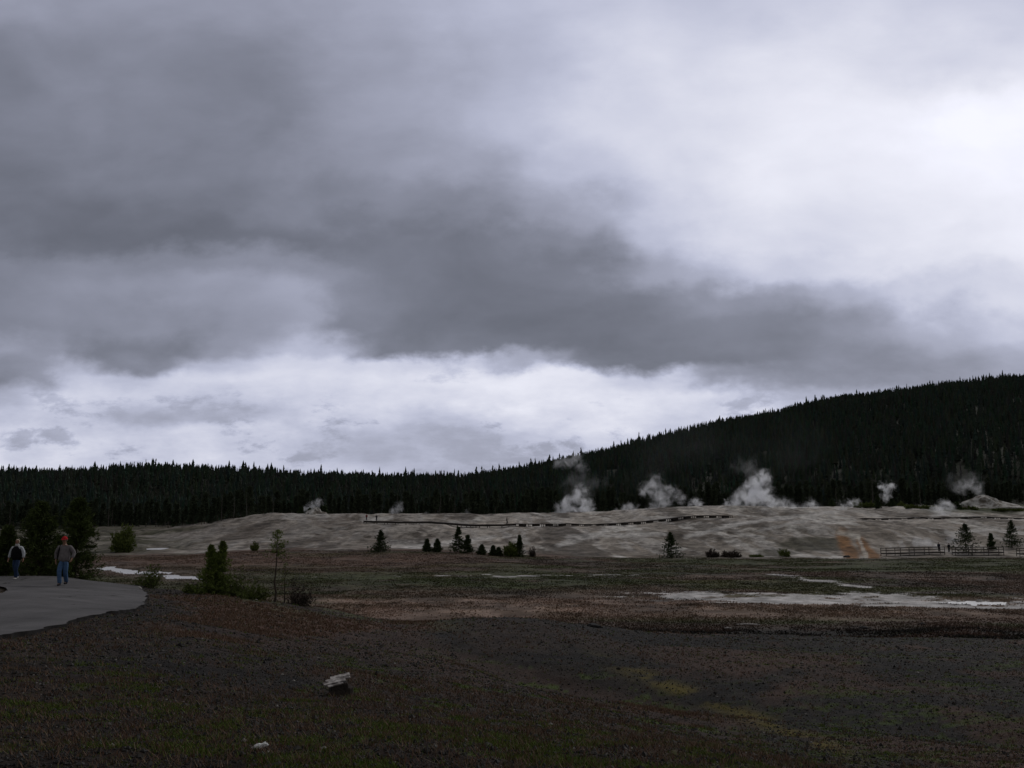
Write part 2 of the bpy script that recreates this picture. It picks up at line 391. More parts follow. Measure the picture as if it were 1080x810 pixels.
def albedo(x, y, z):
    px, v = proj(x, y, z)
    n1 = fbm(x / 9 + 5, y / 9, 5, .55); n2 = fbm(x / 2.2 + 1, y / 2.6, 4, .6); n3 = fbm(x / 30, y / 12 + 31, 4); n4 = fbm(x / .45, y / .5, 4, .65)
    # foreground: dark obsidian gravel with red-brown dry grass and green turf
    c = lerp(C(.017, .016, .016)[None], C(.036, .030, .026)[None], sst(n4, .35, .7)) * (.35 + 1.2 * n1)[:, None]
    line = np.where(px < 600, 690 + (px - 480) * .19, 713 + (px - 600) * .30) + (n1 - .5) * 16
    darkz = sst(line - v, -3, 4) * sst(px + (n1 - .5) * 60, 440, 490)
    rw = REDW(x, y); redzone = np.clip(np.exp(-((v - (655 + (px - 300) * .10 + 8)) / 34) ** 2) * sst(px, 120, 260) * (1 - sst(px, 440, 640)) * (1 - darkz) + np.exp(-((v - line - 12) / 13) ** 2) * sst(px, 400, 480) * (1 - sst(px, 700, 860)), 0, 1)
    c = lerp(c, C(.105, .060, .046)[None], np.clip(rw * (.16 + .34 * sst(px, 620, 760)) + redzone * (.35 + .9 * rw), 0, .9))
    gl = sst(v, 672, 730) * (.42 + .75 * sst(px, 260, 420)) * (1 - sst(px - (v - 700) * 1.9, 560, 680)) + .6 * sst(v, 662, 700) * sst(px, 700, 900)
    c = lerp(c, C(.075, .115, .022)[None], np.clip(GREENW(x, y) * gl, 0, 1) * .75)
    moss = np.exp(-((v - (668 + (px - 560) * .38)) / 8) ** 2) * sst(px, 600, 700) * (1 - sst(px, 860, 940)) * sst(n2, .40, .5)
    c = lerp(c, C(.125, .100, .022)[None], moss * .85)
    gcrest = np.exp(-((v - (628 + (px - 200) * .11)) / 9) ** 2) * sst(px, 200, 280) * (1 - sst(px, 440, 520)) * sst(n2, .42, .6)
    c = lerp(c, C(.085, .088, .045)[None], gcrest * .7)
    # the flat
    flat = lerp(C(.115, .082, .066)[None], C(.068, .054, .046)[None], sst(n1, .35, .65))
    grn = sst(n3 * .6 + n1 * .4, .50, .58)
    flat = lerp(flat, C(.060, .066, .028)[None], grn * .8)
    gb = (np.exp(-((v - 590 - n1 * 8) / 7) ** 2) * sst(px, 600, 800) + np.exp(-((v - 613) / 9) ** 2) * (1 - sst(px, 560, 800)) + np.exp(-((v - 636) / 5) ** 2) * (1 - sst(px, 420, 640)))
    flat = lerp(flat, C(.052, .062, .026)[None], np.clip(gb, 0, .85) * sst(n2, .2, .5))
    pink = sst(v, 626, 634) * (1 - sst(v, 650, 657)) * sst(px + n1 * 150, 330, 460)
    flat = lerp(flat, lerp(C(.23, .165, .135)[None], C(.13, .088, .066)[None], sst(n2, .35, .65)), np.clip(pink, 0, 1) * .9)
    pink2 = np.exp(-((v - (580 + n1 * 10 + 6)) / 9) ** 2) * (1 - sst(px, 380, 600))
    flat = lerp(flat, C(.125, .082, .064)[None], np.clip(pink2, 0, .9))
    sil = np.clip(1.25 * np.exp(-((v - (627 + sst(px, 860, 1080) * 8 + (n3 - .5) * 14)) / 6.5) ** 2) * sst(px, 560, 780) + .5 * np.exp(-((v - 607) / 2.6) ** 2) * sst(px, 230, 330) * (1 - sst(px, 640, 900)) + 1.0 * np.exp(-((v - 608 - (px - 830) * .13) / 2.2) ** 2) * sst(px, 800, 830) * (1 - sst(px, 880, 960)), 0, 1)
    silw = sst(fbm(x / 3.2 + 2, y / 2.6 + 9, 6, .72) * .7 + fbm(x / 28 + 22, y / 6 + 9, 4, .6) * .3 + sil * .27 - .17, .50, .57) * sst(sil, .1, .5)
    flat = lerp(flat, C(.50, .485, .49)[None], silw * .92)
    al = np.exp(-((px - 150) / 110) ** 2) * np.exp(-((v - (597 + (px - 60) * .08)) / 9) ** 2)
    flat = lerp(flat, C(.13, .10, .09)[None], np.clip(al, 0, 1) * .8)
    t = sst(y + (n2 - .5) * 7 + (n1 - .5) * 6, 66, 78)
    c = lerp(c, flat, t)
    # sinter mound
    lay = fbm(x / 34 + 3, y / 5 + z * .9, 5, .55); fl = fbm(x / 5 + z * .8 + 3, y / 30, 5, .6)
    iso = fbm(x / 9 + 31, y / 42 + z * .10 + 7, 7, .64); dn = fbm(x / 3.0 + y * .03, y / 40 + z * .1, 6, .62); iso2 = fbm(x / 3.5 + 3, y / 16 + 71, 5, .65)
    m = lerp(C(.38, .345, .315)[None], C(.21, .18, .155)[None], sst(lay * .2 + iso * .8, .40, .60)); m = m * (.72 + .56 * iso2)[:, None]
    front_shade = sst(-z, .2, 1.8) * sst(px, 560, 700); m = lerp(m, C(.19, .165, .14)[None] * (.6 + .8 * dn)[:, None], front_shade * .68)  # steep front darkened in the albedo for its shade, with downslope streaks
    m = lerp(m, C(.54, .52, .50)[None], sst(fl * .3 + n1 * .2 + iso * .5, .53, .61) * .8); m = lerp(m, C(.40, .38, .37)[None], sst(dn, .50, .62) * .65)
    m = lerp(m, C(.085, .070, .058)[None], sst(fbm(x / 12 + 90, y / 50 + z * .1, 6, .64), .55, .64) * .8)
    brn = np.exp(-((v - 556 - (px - 150) * .02) / 12) ** 2) * (1 - sst(px, 330, 420))
    m = lerp(m, C(.15, .125, .108)[None], np.clip(brn, 0, 1) * .55)
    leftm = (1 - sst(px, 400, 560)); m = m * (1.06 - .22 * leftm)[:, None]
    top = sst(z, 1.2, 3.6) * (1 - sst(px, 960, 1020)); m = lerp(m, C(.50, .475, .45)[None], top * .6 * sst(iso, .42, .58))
    for (a0, b0, a1, b1, wd) in ((725, 566, 780, 552, 3.5), (780, 552, 880, 540, 3), (800, 560, 860, 546, 2.5), (1000, 562, 1080, 556, 2), (590, 575, 640, 560, 3.5), (600, 566, 700, 563, 3), (430, 578, 520, 566, 3), (385, 549, 412, 546, 3)):
        dd = np.hypot(a1 - a0, b1 - b0); tt = np.clip(((px - a0) * (a1 - a0) + (v - b0) * (b1 - b0)) / dd ** 2, 0, 1)
        q = np.hypot((px - a0 - tt * (a1 - a0)) * .5, v - b0 - tt * (b1 - b0)) + (n2 - .5) * 3
        m = lerp(m, C(.50, .48, .47)[None], (1 - sst(q + (fl - .5) * 3, wd * .2, wd * 1.1)) * .85)
    g2 = np.exp(-((px - 852 - n1 * 12) / 34) ** 2) * np.exp(-((v - 574) / 8) ** 2)
    m = lerp(m, C(.055, .052, .034)[None], sst(g2 + (n2 - .5) * .5, .2, .5) * .85)
    g3 = np.exp(-((px - 812 - n1 * 12) / 22) ** 2) * np.exp(-((v - 583) / 4) ** 2); m = lerp(m, C(.055, .052, .034)[None], sst(g3 + (n2 - .5) * .5, .2, .5) * .7)
    # orange bacterial mats below the spring
    for (a0, b0, a1, b1, wd) in ((888, 566, 900, 590, 9), (908, 572, 922, 590, 7)):
        dd = np.hypot(a1 - a0, b1 - b0); tt = np.clip(((px - a0) * (a1 - a0) + (v - b0) * (b1 - b0)) / dd ** 2, 0, 1)
        q = np.hypot((px - a0 - tt * (a1 - a0)), v - b0 - tt * (b1 - b0)) + (fl - .5) * 9
        m = lerp(m, C(.21, .100, .034)[None] * (.5 + fl)[:, None], (1 - sst(q, wd * .45, wd * 1.15)) * .9)
    for (a0, b0, a1, b1, wd) in ((885, 562, 905, 566, 4), (905, 566, 914, 588, 3)):
        dd = np.hypot(a1 - a0, b1 - b0); tt = np.clip(((px - a0) * (a1 - a0) + (v - b0) * (b1 - b0)) / dd ** 2, 0, 1)
        q = np.hypot((px - a0 - tt * (a1 - a0)), v - b0 - tt * (b1 - b0)) + (fl - .5) * 4
        m = lerp(m, C(.45, .42, .38)[None], (1 - sst(q, wd * .3, wd)) * .8)
    gr = sst(px + n1 * 40, 975, 1020) * sst(y, 318, 332)                                  # green slope by the far cone
    m = lerp(m, C(.050, .060, .028)[None], gr * .9)
    pl = (1 - sst(px + (n3 - .5) * 140, 150, 215)) * (.6 + .4 * sst(n1, .4, .6))
    m = lerp(m, C(.075, .072, .050)[None], np.clip(pl, 0, 1))
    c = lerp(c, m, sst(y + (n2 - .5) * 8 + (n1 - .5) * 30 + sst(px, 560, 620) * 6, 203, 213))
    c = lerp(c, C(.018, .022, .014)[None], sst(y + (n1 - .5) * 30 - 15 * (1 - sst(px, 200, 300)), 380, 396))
    k = 1 + sst(y, 70, 90) * ((fbm(x / 1.3 + 7, y / 1.9, 4, .7) - .5) * 1.5 + (fbm(x / 4 + 7, y / 2.5 + 3, 5, .65) - .5) * 1.3)
    return c * np.clip(k, .35, 1.9)[:, None]
def ground_material():
    m = bpy.data.materials.new('ground'); m.use_nodes = True; T = NT(m.node_tree); b = T.n['Principled BSDF']
    a = T.node('ShaderNodeAttribute', attribute_name='albedo').outputs['Color']
    p = T.node('ShaderNodeTexCoord').outputs['Object']
    n = T.noise(p, 22, 8, .68); n2 = T.noise(p, 1.1, 8, .7); n3 = T.noise(p, .16, 7, .68)
    f = T.m('MULTIPLY', T.m('MULTIPLY', T.mr(n, .3, .7, .55, 1.45, False), T.mr(n2, .3, .7, .72, 1.28, False)), T.mr(n3, .3, .7, .80, 1.2, False))
    c = T.mixc(1.0, a, T.xyz(f, f, f), 'MULTIPLY')
    T.put(b.inputs['Base Color'], c); b.inputs['Roughness'].default_value = .95; b.inputs['Specular IOR Level'].default_value = .12
    bn = T.node('ShaderNodeBump'); bn.inputs['Distance'].default_value = .035; bn.inputs['Strength'].default_value = .9
    T.put(bn.inputs['Height'], T.m('ADD', n, T.m('MULTIPLY', n2, 4.0))); T.put(b.inputs['Normal'], bn.outputs[0])
    return m
ground = obj('ground', build_ground(), ground_material()); tag(ground, 'dark gravel slope, brown flat and pale sinter mound', None, None, 'structure')

# shallow water standing in the dips
mw = bpy.data.materials.new('water'); mw.use_nodes = True; T = NT(mw.node_tree); b = T.n['Principled BSDF']
b.inputs['Base Color'].default_value = (.66, .66, .67, 1); b.inputs['Roughness'].default_value = .30; b.inputs['IOR'].default_value = 1.33
bn = T.node('ShaderNodeBump'); bn.inputs['Distance'].default_value = .10
T.put(bn.inputs['Height'], T.noise(T.node('ShaderNodeTexCoord').outputs['Object'], 3.0, 3)); T.put(b.inputs['Normal'], bn.outputs[0])
def water_sheet(name, label, x0, x1, y0, y1, z):
    V = [(x0, y0, z), (x1, y0, z), (x1, y1, z), (x0, y1, z)]
    o = obj(name, np_mesh(name, V, [[0, 1, 2, 3]]), mw); tag(o, label, None, None, 'structure')
water_sheet('water', 'shallow runoff pools shining on the flat', -110, 110, 82, 176, -7.60)
water_sheet('river_water', 'pale stretch of river at the foot of the mound', -93, -74, 243, 264, -7.0)

# ------------------------------------------------------------ asphalt path
def path_curve(pts, n):
    P = np.array([list(at(px, v, 6, 60)) for px, v in pts])
    t = np.concatenate([[0], np.cumsum(np.linalg.norm(np.diff(P, axis=0), axis=1))]); t /= t[-1]
    q = np.linspace(0, 1, n); return pchip(t, P, q)
outer = [(-330, 603), (-150, 605), (0, 607.5), (60, 609.5), (100, 612.5), (128, 617), (148, 624), (156, 631), (148, 640), (118, 649), (84, 657), (40, 668), (0, 677), (-120, 700), (-330, 735)]
inner = [(-330, 615), (-150, 617), (-60, 617), (-20, 618.5), (0, 620.5), (5, 622), (7, 624), (6, 626), (2, 628), (-10, 631), (-30, 634), (-60, 640), (-100, 648), (-200, 668), (-330, 690)]
NO, NW = 420, 30
Po, Pi = path_curve(outer, NO), path_curve(inner, NO)
V = []
for k in range(NW + 1):
    t = k / NW; P = Pi * (1 - t) + Po * t
    if k == NW:
        j = (fbm(np.arange(NO) / 6., np.zeros(NO), 5, .65) - .5) * .55
        dv = np.gradient(Po[:, :2], axis=0); dv /= np.linalg.norm(dv, axis=1)[:, None] + 1e-9
        P = P.copy(); P[:, 0] += j * -dv[:, 1]; P[:, 1] += j * dv[:, 0]
    g = height(P[:, 0], P[:, 1], False) + (fbm(P[:, 0] / 5, P[:, 1] / 5, 3) - .5) * .35 * sst(P[:, 1], 3, 14)
    V.append(np.stack([P[:, 0], P[:, 1], g + .085], -1))
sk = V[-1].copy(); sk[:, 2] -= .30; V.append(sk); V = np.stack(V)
ii = np.arange(V.shape[0] * NO).reshape(V.shape[0], NO)
F = np.stack([ii[:-1, :-1], ii[:-1, 1:], ii[1:, 1:], ii[1:, :-1]], -1).reshape(-1, 4)
m_asph = mat('asphalt', (.094, .090, .094), .9, .25, nscale=.55, namp=.35, bump=.004, bscale=120)
_T = NT(m_asph.node_tree); _b = _T.n['Principled BSDF']; _src = _b.inputs['Base Color'].links[0].from_socket
_p = _T.node('ShaderNodeTexCoord').outputs['Object']; _w = _T.node('ShaderNodeTexNoise'); _T.put(_w.inputs['Vector'], _p); _w.inputs['Scale'].default_value = 1.4; _w.inputs['Detail'].default_value = 5
_pw = _T.vm('ADD', _T.vm('MULTIPLY', _p, (.55, .16, 0)), _T.vm('MULTIPLY', _w.outputs['Color'], (.5, .35, 0)))
_v = _T.node('ShaderNodeTexVoronoi', feature='DISTANCE_TO_EDGE'); _T.put(_v.inputs['Vector'], _pw); _v.inputs['Scale'].default_value = .8
_cr = _T.m('MULTIPLY', _T.mr(_v.outputs['Distance'], .004, .016, 1, 0), _T.mr(_T.noise(_p, .25, 3), .48, .56))
_gr = _T.mr(_T.noise(_p, 30, 6, .8), .3, .7, .78, 1.22, False); _st = _T.mr(_T.noise(_T.vm('MULTIPLY', _p, (.5, .12, 1)), 1.0, 7, .65), .35, .65, .72, 1.18, False)
_f = _T.m('MULTIPLY', _gr, _st); _c = _T.mixc(1.0, _src, _T.xyz(_f, _f, _f), 'MULTIPLY'); _T.put(_b.inputs['Base Color'], _T.mixc(_cr, _c, (.025, .023, .023, 1)))
o = obj('path', np_mesh('path', V.reshape(-1, 3), F, False), m_asph); o.data.materials.append(mat('shaded_asphalt_edge', (.022, .020, .020), .95, .1, nscale=12, namp=.5)); o.data.polygons.foreach_set('material_index', (np.arange(len(o.data.polygons)) >= NW * (NO - 1)).astype(np.int32)); tag(o, 'grey asphalt path curving in from the left', None, None, 'structure')  # outer skirt coloured dark for the shadow along the path's edge

# ------------------------------------------------------------ foliage materials
m_needle = mat('pine_needles', (.044, .066, .026), .8, .12, nscale=1.6, namp=.5)
m_needle_near = mat('young_pine_needles', (.135, .180, .042), .8, .12, nscale=3, namp=.5)
m_needle_dark = mat('forest_needles', (.062, .078, .050), .9, .05, attr=None, nscale=.03, namp=.4)
m_bark = mat('bark', (.075, .060, .05), .9, .1, nscale=8, namp=.4)
m_deadwood = mat('dead_wood', (.10, .092, .088), .9, .1, nscale=5, namp=.35)
m_needle_olive = mat('olive_pine_needles', (.070, .094, .028), .85, .1, nscale=2, namp=.5)
m_shrub = mat('shrub_leaves', (.110, .140, .038), .8, .12, nscale=4, namp=.5)
m_drybush = mat('bare_twigs', (.075, .060, .052), .9, .1, nscale=4, namp=.4)

def tufts(P, DIR, size, n, r, width=.16):
    """needle sprays: n thin triangles at each point, leaning along DIR"""
    N = len(P)
    d = DIR[:, None, :] * .8 + r.normal(0, .55, (N, n, 3)); d[..., 2] += .12
    d /= np.linalg.norm(d, axis=2, keepdims=True) + 1e-9
    s = np.cross(d, r.normal(0, 1, (N, n, 3))); s /= np.linalg.norm(s, axis=2, keepdims=True) + 1e-9
    L = size * r.uniform(.6, 1.3, (N, n, 1)); b = P[:, None, :] + r.normal(0, size * .22, (N, n, 3))
    a = b + s * L * width; c = b - s * L * width; t = b + d * L
    V = np.stack([a, c, t], 2).reshape(-1, 3)
    return V, np.arange(len(V)).reshape(-1, 3)
def conifer_meshes(name, h, w, seed, nb=120, k=5, tn=5, base=.06, size=.16, power=.85, droop=.1, lean=0, tops=1, keep=1.0, mat_n=None, width=.16):
    r = np.random.default_rng(seed)
    tr = Acc(); Vs = []
    allP = []; allD = []
    for tpi in range(tops):
        ox = 0 if tops == 1 else (tpi - (tops - 1) / 2) * w * .24
        hh = h * (1 if tpi == tops - 1 else r.uniform(.84, .95))
        ts = np.linspace(0, 1, 8)
        ax = np.stack([ox * ts ** .6 + lean * ts ** 2 + r.normal(0, .006 * h, 8), r.normal(0, .006 * h, 8), ts * hh], -1); ax[0, :2] = 0
        tr.tube(ax, .018 * h * (1 - ts * .93) + .003, 6)
        for i in range(nb // tops):
            t = base + (1 - base) * r.random() ** .9
            if r.random() > keep: continue
            L = w * .5 * ((1 - t) ** power + .04) * r.uniform(.55, 1.18)
            if tops > 1: L *= .9
            az = r.uniform(0, 2 * PI); up = -droop + .55 * t + r.normal(0, .12)
            p0 = np.array([np.interp(t, ts, ax[:, 0]), np.interp(t, ts, ax[:, 1]), t * hh])
            dd = np.array([math.cos(az), math.sin(az), up]); dd /= np.linalg.norm(dd)
            tr.tube([p0, p0 + dd * L * .55, p0 + dd * L * .98 + np.array([0, 0, L * .1])], [.0035 * h * (1 - t) + .003, .003 + .001 * h, .002], 3)
            q = np.linspace(.22, 1.05, k)
            allP.append(p0 + dd * L * q[:, None] + np.array([0, 0, 1]) * (L * .1 * q ** 2)[:, None] + r.normal(0, L * .06, (k, 3)))
            allD.append(np.repeat(dd[None], k, 0))
        allP.append(ax[-1][None] - np.array([[0, 0, size * .6]])); allD.append(np.array([[0, 0, 1.]]))
    V, F = tufts(np.concatenate(allP), np.concatenate(allD), size, tn, r, width)
    return tr.mesh(name + '_trunk', True), np_mesh(name + '_crown', V, F)
def tree_at(loc, meshes, label, cat='tree', group=None, name='pine_tree', s=1.0, rz=None, mn=None, mt=None, link=True):
    root = empty(name, loc, 0, label, cat, group)
    root.rotation_euler[2] = random.uniform(0, 6.28) if rz is None else rz
    root.scale = (s, s, s)
    t = obj('trunk', meshes[0], mt or m_bark, root); c = obj('crown', meshes[1], mn or m_needle, root)
    return root
def copy_tree(o, parent=None):
    c = o.copy(); col.objects.link(c); c.parent = parent
    for ch in list(o.children): copy_tree(ch, c)
    return c
def span(px, v0, v1, d=None, dmin=30):
    """base point and real height of something reaching from v1 (base) up to v0"""
    b = at(px, v1, dmin) if d is None else on(px, d, v1)
    w0 = pix(px, v0)[1]
    return b, w0 * b.y - b.z

# the two big young pines behind the walkers
def put(px, d, vtop, wpx, seed, label, group=None, **kw):
    b = on(px, d); H = pix(px, vtop)[1] * d - b.z; w = wpx / 1080 * d
    return tree_at(b - Vector((0, 0, .05)), conifer_meshes('pine', H, w, seed, **kw), label, 'tree', group, rz=kw.get('rz', 0) if False else 0, mn=m_needle_near if d < 49 else m_needle_olive if d < 80 else m_needle)
A = dict(nb=300, k=7, tn=8, size=.17, power=.62, base=.03, width=.13)
put(40, 50, 531, 52, 1, 'bushy dark green pine rising behind and between the two walkers', **A)
put(80, 49.5, 527, 50, 2, 'tallest bushy pine right behind the walker in the red cap', **A)
put(7, 51, 556, 34, 3, 'bushy pine at the left edge behind the walker in the black vest', **{**A, 'nb': 220})
put(60, 51.5, 566, 30, 4, 'low pine filling the gap between the two bushy pines behind the walkers', **{**A, 'nb': 120})
put(228, 46.5, 571, 50, 5, 'young green pine with two tops at the edge of the gravel slope', nb=420, k=7, tn=6, size=.11, power=1.1, base=.0, tops=2, width=.16)
put(291, 46, 559, 30, 6, 'thin sparse pine with foliage only at its top beside bare stems', nb=70, k=4, tn=5, size=.10, power=.35, base=.60, keep=.62)
put(301, 46.2, 592, 16, 7, 'spindly half bare sapling right beside the thin sparse pine', nb=30, k=3, tn=3, size=.08, power=.5, base=.3, keep=.6)

def shrub_mesh(h, w, seed, n=60, k=6, tn=5, size=.1, width=.2):
    r = np.random.default_rng(seed); st = Acc(); P = []; D = []
    for i in range(n):
        az = r.uniform(0, 6.28); rad = w * .5 * math.sqrt(r.random()); top = np.array([math.cos(az) * rad, math.sin(az) * rad, h * (1 - .5 * (rad / (w * .5)) ** 2) * r.uniform(.25, 1.1) * (.55 + .9 * vnoise(np.array([az * 1.1 + seed]), np.array([rad / w * 3]))[0])])
        b0 = np.array([math.cos(az), math.sin(az), 0]) * rad * .35; mid = (b0 + top) / 2 + r.normal(0, h * .04, 3)
        st.tube([b0, mid, top], [.010, .007, .003], 3)
        q = np.linspace(.3, 1, k)[:, None]; P.append(b0 * (1-q) + top * q + r.normal(0, h * .05, (k, 3))); dd = top - b0; dd /= np.linalg.norm(dd); D.append(np.repeat(dd[None], k, 0))
    V, F = tufts(np.concatenate(P), np.concatenate(D), size, tn, r, width)
    return st.mesh('stems'), np_mesh('foliage', V, F)
def shrub(px, d, vtop, wpx, seed, label, group=None, bare=False, vb=600, **kw):
    b = on(px, d, vb); H = max(.25, pix(px, vtop)[1] * d - b.z); ms = shrub_mesh(H, wpx / 1080 * d, seed, **kw)
    root = empty('shrub', b - Vector((0, 0, .04)), 0, label, 'shrub', group)
    obj('stems', ms[0], m_drybush if bare else m_bark, root); obj('foliage', ms[1], m_drybush if bare else m_shrub, root)
    return root
shrub(157, 48, 592, 30, 11, 'small open shrub just past the outer bend of the path')
shrub(250, 46.5, 602, 26, 12, 'low leafy shrub touching the right side of the two-topped pine')
shrub(268, 46, 612, 34, 13, 'low spreading shrub between the two-topped pine and the thin sparse pine', n=70)
shrub(204, 46.8, 616, 22, 14, 'low shrub at the left foot of the two-topped young pine')
shrub(318, 46, 616, 30, 15, 'lowest dry shrub under the bare stems on the slope edge', bare=True)

def snag_mesh(h, seed, twigs=16, r0=.02):
    r = np.random.default_rng(seed); a = Acc(); ts = np.linspace(0, 1, 7)
    ax = np.stack([r.normal(0, .01 * h, 7), r.normal(0, .01 * h, 7), ts * h], -1); a.tube(ax, r0 * h * (1 - .85 * ts), 5)
    t2 = a
    for i in range(twigs):
        t = r.uniform(.25, .97); az = r.uniform(0, 6.28); L = h * .16 * (1.15 - t) * r.uniform(.5, 1.3)
        p = np.array([0, 0, t * h]); d = np.array([math.cos(az), math.sin(az), r.uniform(-.1, .5)])
        t2.tube([p, p + d * L * .6, p + d * L + np.array([0, 0, L * .15])], [.006 * h * .5, .004 * h * .5, .002 * h * .5], 5)
    return a.mesh('snag', True)
def snag(loc, h, seed, label, group=None, r0=.02, name='dead_tree'):
    ms = snag_mesh(h, seed, r0=r0); root = obj(name, ms, m_deadwood); root.location = loc
    return tag(root, label, 'dead tree', group)
for k, (px, vt) in enumerate(((311, 600), (316, 597), (321, 603))):
    b = on(px, 46 + .2 * k); H = pix(px, vt)[1] * b.y - b.z
    snag(b, H, 30 + k, 'bare thin dead stem, %s of three right of the thin sparse pine' % ('leftmost', 'middle', 'rightmost')[k], 'bare stems on the slope edge', .010, 'dead_sapling')
# mid-distance trees in front of the mound
B = dict(nb=130, k=5, tn=5, size=.30, width=.24, power=1.05, base=.02)
mid = [(401, 198, 560, 20, 'lone cone-shaped fir at the left end of the trees before the mound'),
 (450, 199, 569, 9, 'small fir, left one of a pair beside the taller firs'),
 (461, 199.5, 569, 10, 'small fir, right one of a pair beside the taller firs'),
 (483, 199, 556, 17, 'tallest fir of the cluster in front of the sinter mound'),
 (493, 198.5, 565, 13, 'second tallest fir touching the right side of the tallest cluster fir'),
 (508, 197, 575, 10, 'short fir just right of the tall fir cluster'),
 (520, 196, 576, 8, 'narrow small fir right of the short fir'),
 (526, 196, 578, 9, 'lowest bushy fir in the row before the mound'),
 (548, 196, 565, 10, 'slim fir at the right end of the row before the mound'),
 (708, 201, 562, 22, 'single dark fir standing alone in front of the pale mound')]
for i, (px, d, vt, wp, lab) in enumerate(mid):
    put(px, d, vt, wp * 1.15, 50 + i, lab, 'small firs in front of the sinter mound' if i < 9 else None, **B)
shrub(539, 196, 573, 15, 70, 'round dark bush leaning on the slim right-end fir', n=60, size=.5, width=.3)
shrub(561, 198, 578, 8, 71, 'small thin bush right of the slim fir', n=24, size=.3, bare=True)
shrub(268, 205, 572, 9, 72, 'tiny lone bush at the foot of the mound, left', n=26, size=.4)
shrub(752, 205, 581, 14, 73, 'brownish bare bush right of the lone fir', bare=True, n=40, size=.4)
shrub(772, 205, 582, 22, 74, 'wider brownish bush at the base of the mound', bare=True, n=60, size=.4)
shrub(798, 205, 586, 14, 75, 'low green bush at the base of the mound beneath the big steam plume', n=30, size=.35)
shrub(828, 207, 580, 14, 76, 'low dark bush left of the orange runoff', n=30, size=.4)
shrub(128, 222, 558, 22, 77, 'large loose bush by the river on the left flat', n=110, size=.7)
right = [(1020, 214, 553, 32, 'dark pine behind the handrail on the right'),
 (1047, 220, 563, 9, 'slim pine between the two larger pines on the right'),
 (1069, 226, 549, 20, 'bushy pine at the right edge of the mound')]
for i, (px, d, vt, wp, lab) in enumerate(right):
    put(px, d, vt, wp * 1.15, 90 + i, lab, 'pines at the right foot of the mound', **B)
for i, (px, d, vt, wp, lab) in enumerate(((929, 350, 523, 7, 'small pine on the mound top near the puff of steam'), (944, 352, 527, 9, 'second small pine on the mound top, right of the first'),
   (316, 337, 535, 6, 'small dark pine at the left side of the white cone'), (325, 338, 537, 4, 'smallest pine by the white cone'), (341, 338, 534, 8, 'pine at the right side of the white cone'), (335, 340, 537, 4, 'slender pine between others at the white cone'),
   (1000, 338, 528, 12, 'pine on the green slope left of the far cone'), (1012, 334, 530, 14, 'bushier pine below the far cone'), (880, 356, 528, 6, 'tiny pine on the crest right of the wide steam plume'))):
    put(px, d, vt, wp * 1.2, 110 + i, lab, None, **{**B, 'nb': 70, 'size': .5})

# ------------------------------------------------------------ forest
EDGE_P = [-400, 0, 100, 180, 215, 262, 300, 400, 600, 800, 900, 960, 1080, 1500]
EDGE_D = [408, 408, 402, 385, 352, 350, 392, 388, 386, 390, 388, 392, 396, 400]
def edge(px): return np.interp(px, EDGE_P, EDGE_D)
protos = []
for i in range(8):
    hh = 12.0
    protos.append(conifer_meshes('conifer%d' % i, hh, [3.6, 4.4, 3.0, 4.0, 3.3, 4.8, 3.6, 2.8][i], 200 + i, nb=80, k=4, tn=4, size=1.0, power=[.8, .9, .6, .75, .6, .9, .7, .5][i], base=[.08, .1, .3, .12, .25, .05, .2, .35][i], width=.24))
_zn = [(-100, 60, 'behind the two walkers at the left frame edge'), (60, 150, 'behind the tall bushy pines and river bush on the left'), (150, 215, 'at the far end of the pale river stretch'),
 (215, 285, 'above the two-topped young pine'), (285, 375, 'right behind the pale left geyser cone'), (375, 470, 'behind the two visitors and the left boardwalk end'),
 (470, 570, 'behind the crest above the row of small firs'), (570, 650, 'behind the low spreading steam plume'), (650, 750, 'behind the curling steam plume'),
 (750, 830, 'behind the biggest steam plume at the hill foot'), (830, 910, 'at the hill foot between the biggest plume and the steam jet'), (910, 985, 'at the hill foot around the narrow steam jet'), (985, 1200, 'at the hill foot behind the far white geyser cone')]
zones = [(a, b, 'dark forest conifer ' + t, 'front forest conifers ' + t) for a, b, t in _zn]
r = np.random.default_rng(5)
NF = 272
px_f = -12 + 1104 * (np.arange(NF) + r.uniform(-.45, .45, NF)) / NF
for i in range(NF):
    px = px_f[i]; d = edge(px) + [0, 9, 4, 14][i % 4] + r.uniform(-2, 3)
    u = (px - 540) / 1080.; x, y = u * d, d
    za = [z for z in zones if z[0] <= px < z[1]][0]
    ms = protos[int(r.integers(8))]; H = r.uniform(6.5, 11) / 12
    if r.random() < .15: H *= .6
    t = tree_at((x, y, hz(x, y) - .2), ms, za[2], 'tree', za[3], s=H, mn=m_needle_dark, rz=r.uniform(0, 6.28), name='conifer')
    t.scale = (H * r.uniform(.8, 1.1), H * r.uniform(.8, 1.1), H)
